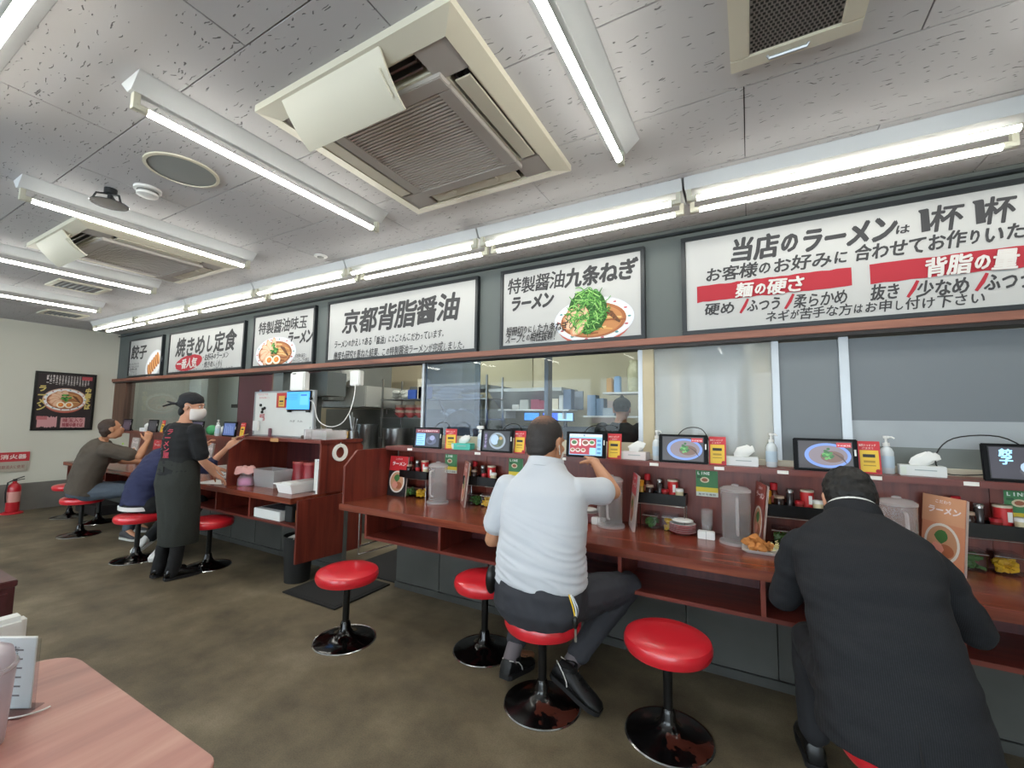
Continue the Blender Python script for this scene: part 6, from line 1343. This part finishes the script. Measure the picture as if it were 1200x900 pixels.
pr = Print(V((-4.42, 1.70, 1.0)), bd_r, (0, 0, 1), .0); pr.text(mat('b03a4a', .7), 'ラーメン屋', .0, .085, .02, .27, .035, .1, True)
for q in range(7): pr.stroke(mat('6a6a76', .7), [(-.045, .05 + q * .033), (-.03, .07 + q * .03)], .004)
decal(pr, ts, bd_f); pr.build('red_shirt_print', None, t)
APR = mat('2b2d29', .9, var=.25, scale=90, bump=.0004); k = MB(); hx = bd_r
trunk(k, [((-4.41, 1.965, .275), hx, .155, .130), ((-4.41, 1.955, .55), hx, .170, .135), ((-4.42, 1.93, .80), hx, .182, .142), ((-4.42, 1.935, .93), hx, .172, .130), ((-4.42, 1.935, 1.0), hx, .158, .122)], 28)
remesh(k, 'apron', .008, APR, t, 4, wrinkle(.006, (10, 10, 5), 3))
B(-4.46, -4.38, 1.80, 1.806, .90, .95).build('apron_knot', APR, t, bevel=.002)
ok, hit, nm, _ = t.children[-2].ray_cast(V((1.0, .02, .885)), V((-1, 0, 0))); MB().ell((-4.42 + (hit.x if ok else .17), 1.95, .885), (.005, .006, .006), 8, 6).build('button', WHITE, t)
trousers(W, .009, mat('131315', .85), t, .006, .86, -.06)
for h_, to_ in (((-4.49, 1.82, .004), (-4.50, 2.08, .004)), ((-4.325, 1.845, .004), (-4.29, 2.105, .004))): shoe(t, h_, to_, (0, 0, 1), mat('131314', .25), SOLE)
r_, f_, u_ = ax; M = Matrix((r_, f_, u_)).transposed(); BAN = mat('1d1e22', .8, var=.15, scale=40); k = MB()
k.ell(WH - f_ * .016 + u_ * .050, (.083, .099, .070), 24, 16, M); k.ell(WH - f_ * .04 + u_ * .02, (.079, .076, .070), 20, 14, M)
remesh(k, 'bandana', .006, BAN, t, 3, wrinkle(.003, (30, 30, 40)))
k = MB(); b0 = WH - f_ * .112 - u_ * .005; k.ell(b0, (.022, .02, .022), 12, 8, M)
for q in (-1, 1): limb(k, [b0, b0 - f_ * .04 - u_ * .005 + r_ * q * .02, b0 - f_ * .10 - u_ * (.02 + .02 * q) + r_ * q * .025], [.016, .022, .014], 8, .5)
remesh(k, 'bandana_knot', .005, BAN, t, 2)
MB().ell(WH - f_ * .055 - u_ * .060, (.058, .038, .052), 16, 12, M).build('hair', HAIRM, t, smooth=True)
k = MB(); rs = []
for i in range(11):
    v = i / 10; z = -.020 - v * .100; rr = (.070, .073, .074, .073, .071, .068, .065, .062, .058, .053, .047)[i]; ff = (.100, .110, .117, .121, .122, .121, .117, .111, .104, .095, .084)[i]; ring = []
    for j in range(15):
        a = (j / 14 - .5) * 2; c_ = math.cos(a * math.pi / 2)
        ring.append(WH + r_ * (rr * math.sin(a * math.pi / 2) ** 1) + f_ * (.028 + (ff - .028) * (c_ ** .62)) + u_ * (z + (.014 * (1 - v) * (1 - abs(a)) if v < .5 else 0)))
    rs.append(ring)
o = k.rings(rs, closed=False, caps=False).build('face_mask', mat('d2c9c3', .8, bump=.0003, scale=120), t, smooth=True); md = o.modifiers.new('s', 'SOLIDIFY'); md.thickness = .003
for q in (-1, 1): MB().tube([WH + r_ * q * .072 + f_ * .03 - u_ * .01, WH + r_ * q * .081 + f_ * .01 + u_ * .01, WH + r_ * q * .086 - f_ * .012 + u_ * .0], .0016, 5).build('mask_loop', WHITE, t)
eyes(t, WH, ax, .97)

# ---- man in the brown shirt, far end
t = person('seated man in brown T-shirt in profile, hand raised to his mouth', (-6.75, 2.05, 0))
ax = axes(-12, 12, 0); BH = V((-6.50, 2.135, 1.215))
Bn = dict(pelvis=(-6.68, 1.98, .52), waist=(-6.64, 2.0, .72), chest=(-6.58, 2.04, .92), neck=(-6.52, 2.09, 1.085), head=BH, hax=ax, nr=.055, hs=1.0,
         sh=((-6.72, 2.09, 1.0), (-6.37, 2.06, .99)), el=((-6.72, 2.32, .82), (-6.22, 2.31, .90)), wr=((-6.62, 2.5, .80), (-6.27, 2.40, 1.07)),
         hip=((-6.77, 2.02, .50), (-6.59, 2.0, .50)), kn=((-6.66, 2.44, .50), (-6.30, 2.38, .51)), an=((-6.45, 2.42, .11), (-6.10, 2.22, .10)), to=((-6.30, 2.47, .04), (-5.92, 2.24, .04)),
         hd=[((.3, .6, .6), (0, 1, -.3), (.6, -.2, .4), dict(curl=1.0)), ((-.15, .1, .98), (-.8, -.3, 0), (-.2, -.8, .3), dict(curl=1.0))])
body(Bn, .0075, SKIN2, t, 1.0); BRS = mat('4f463d', .85, var=.1, scale=10)
shirt(Bn, .0085, BRS, t, .020, 1.02, .70, .02, 't_shirt', .010, wsc=(8, 8, 12)); trousers(Bn, .009, mat('4c5560', .85, var=.15, scale=30), t, .010, 1.0, .06)
hairshell(t, BH, ax, mat('3c2c24', .6, var=.3, scale=60, bump=.002), 'hair', 1.0, 1, .003, 60, 1.0, .006); eyes(t, BH, ax)
for h_, to_ in (((-6.53, 2.40, .004), (-6.27, 2.47, .004)), ((-6.18, 2.20, .004), (-5.90, 2.25, .004))): shoe(t, h_, to_, (0, 0, 1), mat('3c3c40', .6), mat('b9b9b4', .6))
k = MB(); k.ell((-6.27, 2.17, 1.052), (.014, .01, .012), 8, 6); k.build('shirt_badge', mat('a9c86a', .5), t, smooth=True)
tag(MB().ell((-6.02, 2.42, .60), (.17, .10, .12), 18, 12).build('black_bag', mat('101011', .4), smooth=True), 'black bag on the lap beside the brown shirt man', 'bag')
# ---- diner in navy hidden behind the waitress
t = person('seated diner in navy top mostly hidden behind the waitress', (-5.2, 2.0, 0))
ax = axes(0, -10, 0); NH = V((-5.10, 2.20, 1.15))
Nn = dict(pelvis=(-5.28, 2.0, .52), waist=(-5.30, 2.03, .70), chest=(-5.22, 2.10, .86), neck=(-5.12, 2.16, 1.01), head=NH, hax=ax, nr=.048, hs=.95,
         sh=((-5.33, 2.14, .93), (-4.96, 2.14, .93)), el=((-5.30, 2.38, .86), (-4.84, 2.36, .86)), wr=((-5.24, 2.52, 1.02), (-4.76, 2.50, 1.05)),
         hip=((-5.32, 2.04, .50), (-5.14, 2.04, .50)), kn=((-5.36, 2.42, .49), (-5.05, 2.42, .49)), an=((-5.40, 2.14, .12), (-5.06, 2.16, .10)), to=((-5.34, 2.02, .05), (-4.98, 2.02, .05)),
         hd=[((.3, .3, .9), (.4, .4, -.2), (.7, -.5, .2), dict(curl=.9)), ((.5, .5, .55), (-.5, .4, -.5), (-.6, -.2, .6), dict(curls=[.1, .9, 1.1, 1.2]))])
body(Nn, .0075, SKIN, t, .9); shirt(Nn, .0085, mat('262a4a', .85, var=.12, scale=14), t, .020, 1.0, 1.25, .03, 'navy_top', .008)
k = MB(); k.lathe([(.205, 0), (.212, .002), (.214, .035), (.205, .04)], (-5.29, 2.0, .465), 30, caps=False, sx=1, sy=.72); k.build('white_hem', WHITE, t, smooth=True)
trousers(Nn, .009, mat('121416', .85), t, .012, .95, .06); hairshell(t, NH, ax, HAIRM, 'hair', 1.06, 1, .004, 60, .95, .006); eyes(t, NH, ax, .95)
for h_, to_ in (((-5.42, 2.20, .10), (-5.34, 2.0, .015)), ((-5.04, 2.20, .10), (-4.94, 1.99, .015))): shoe(t, h_, to_, (0, -.3, 1), WHITE, WHITE)
tag(MB().tube([(-4.74, 2.53, 1.15), (-4.60, 2.62, 1.20)], .004, 6).build('chopsticks', mat('c9b28a', .6)), 'pale chopsticks in the reaching hand of the navy diner', 'chopsticks')
# ---- cook behind the glass
t = person('cook in a black cap and shirt seen from behind through the kitchen glass', (-1.08, 4.2, 0))
ax = axes(10, -8, 0); KH = V((-1.09, 4.2, 1.50))
Kk = dict(pelvis=(-1.1, 4.18, .92), waist=(-1.1, 4.18, 1.05), chest=(-1.1, 4.18, 1.20), neck=(-1.1, 4.18, 1.375), head=KH, hax=ax, nr=.052, hs=1.0,
         sh=((-1.28, 4.18, 1.30), (-.92, 4.18, 1.30)), el=((-1.33, 4.25, 1.05), (-.87, 4.25, 1.05)), wr=((-1.22, 4.42, .98), (-.98, 4.42, .98)),
         hip=((-1.19, 4.18, .88), (-1.01, 4.18, .88)), kn=((-1.19, 4.19, .48), (-1.01, 4.19, .48)), an=((-1.19, 4.17, .08), (-1.01, 4.17, .08)), to=((-1.19, 4.33, .03), (-1.01, 4.33, .03)),
         hd=[((.2, .9, -.2), (0, 0, -1), (1, 0, 0)), ((-.2, .9, -.2), (0, 0, -1), (-1, 0, 0))])
body(Kk, .008, SKIN2, t, 1.0); shirt(Kk, .009, mat('1b1c1d', .85), t, .016, 1.0, .6, .03, 't_shirt', .005); trousers(Kk, .010, mat('131416', .85), t, .008, 1.0, .05)
r_, f_, u_ = ax; M = Matrix((r_, f_, u_)).transposed(); k = MB(); k.ell(KH + u_ * .045 - f_ * .01, (.088, .104, .075), 20, 14, M); k.ell(KH + u_ * .01 - f_ * .05, (.078, .062, .055), 18, 12, M); limb(k, [KH + u_ * .08, KH + u_ * .135 - f_ * .01], [.055, .014]); remesh(k, 'cap', .007, mat('23261f', .8), t, 3)
for x in (-1.19, -1.01): shoe(t, (x, 4.09, .004), (x, 4.37, .004), (0, 0, 1), BLACK, SOLE)
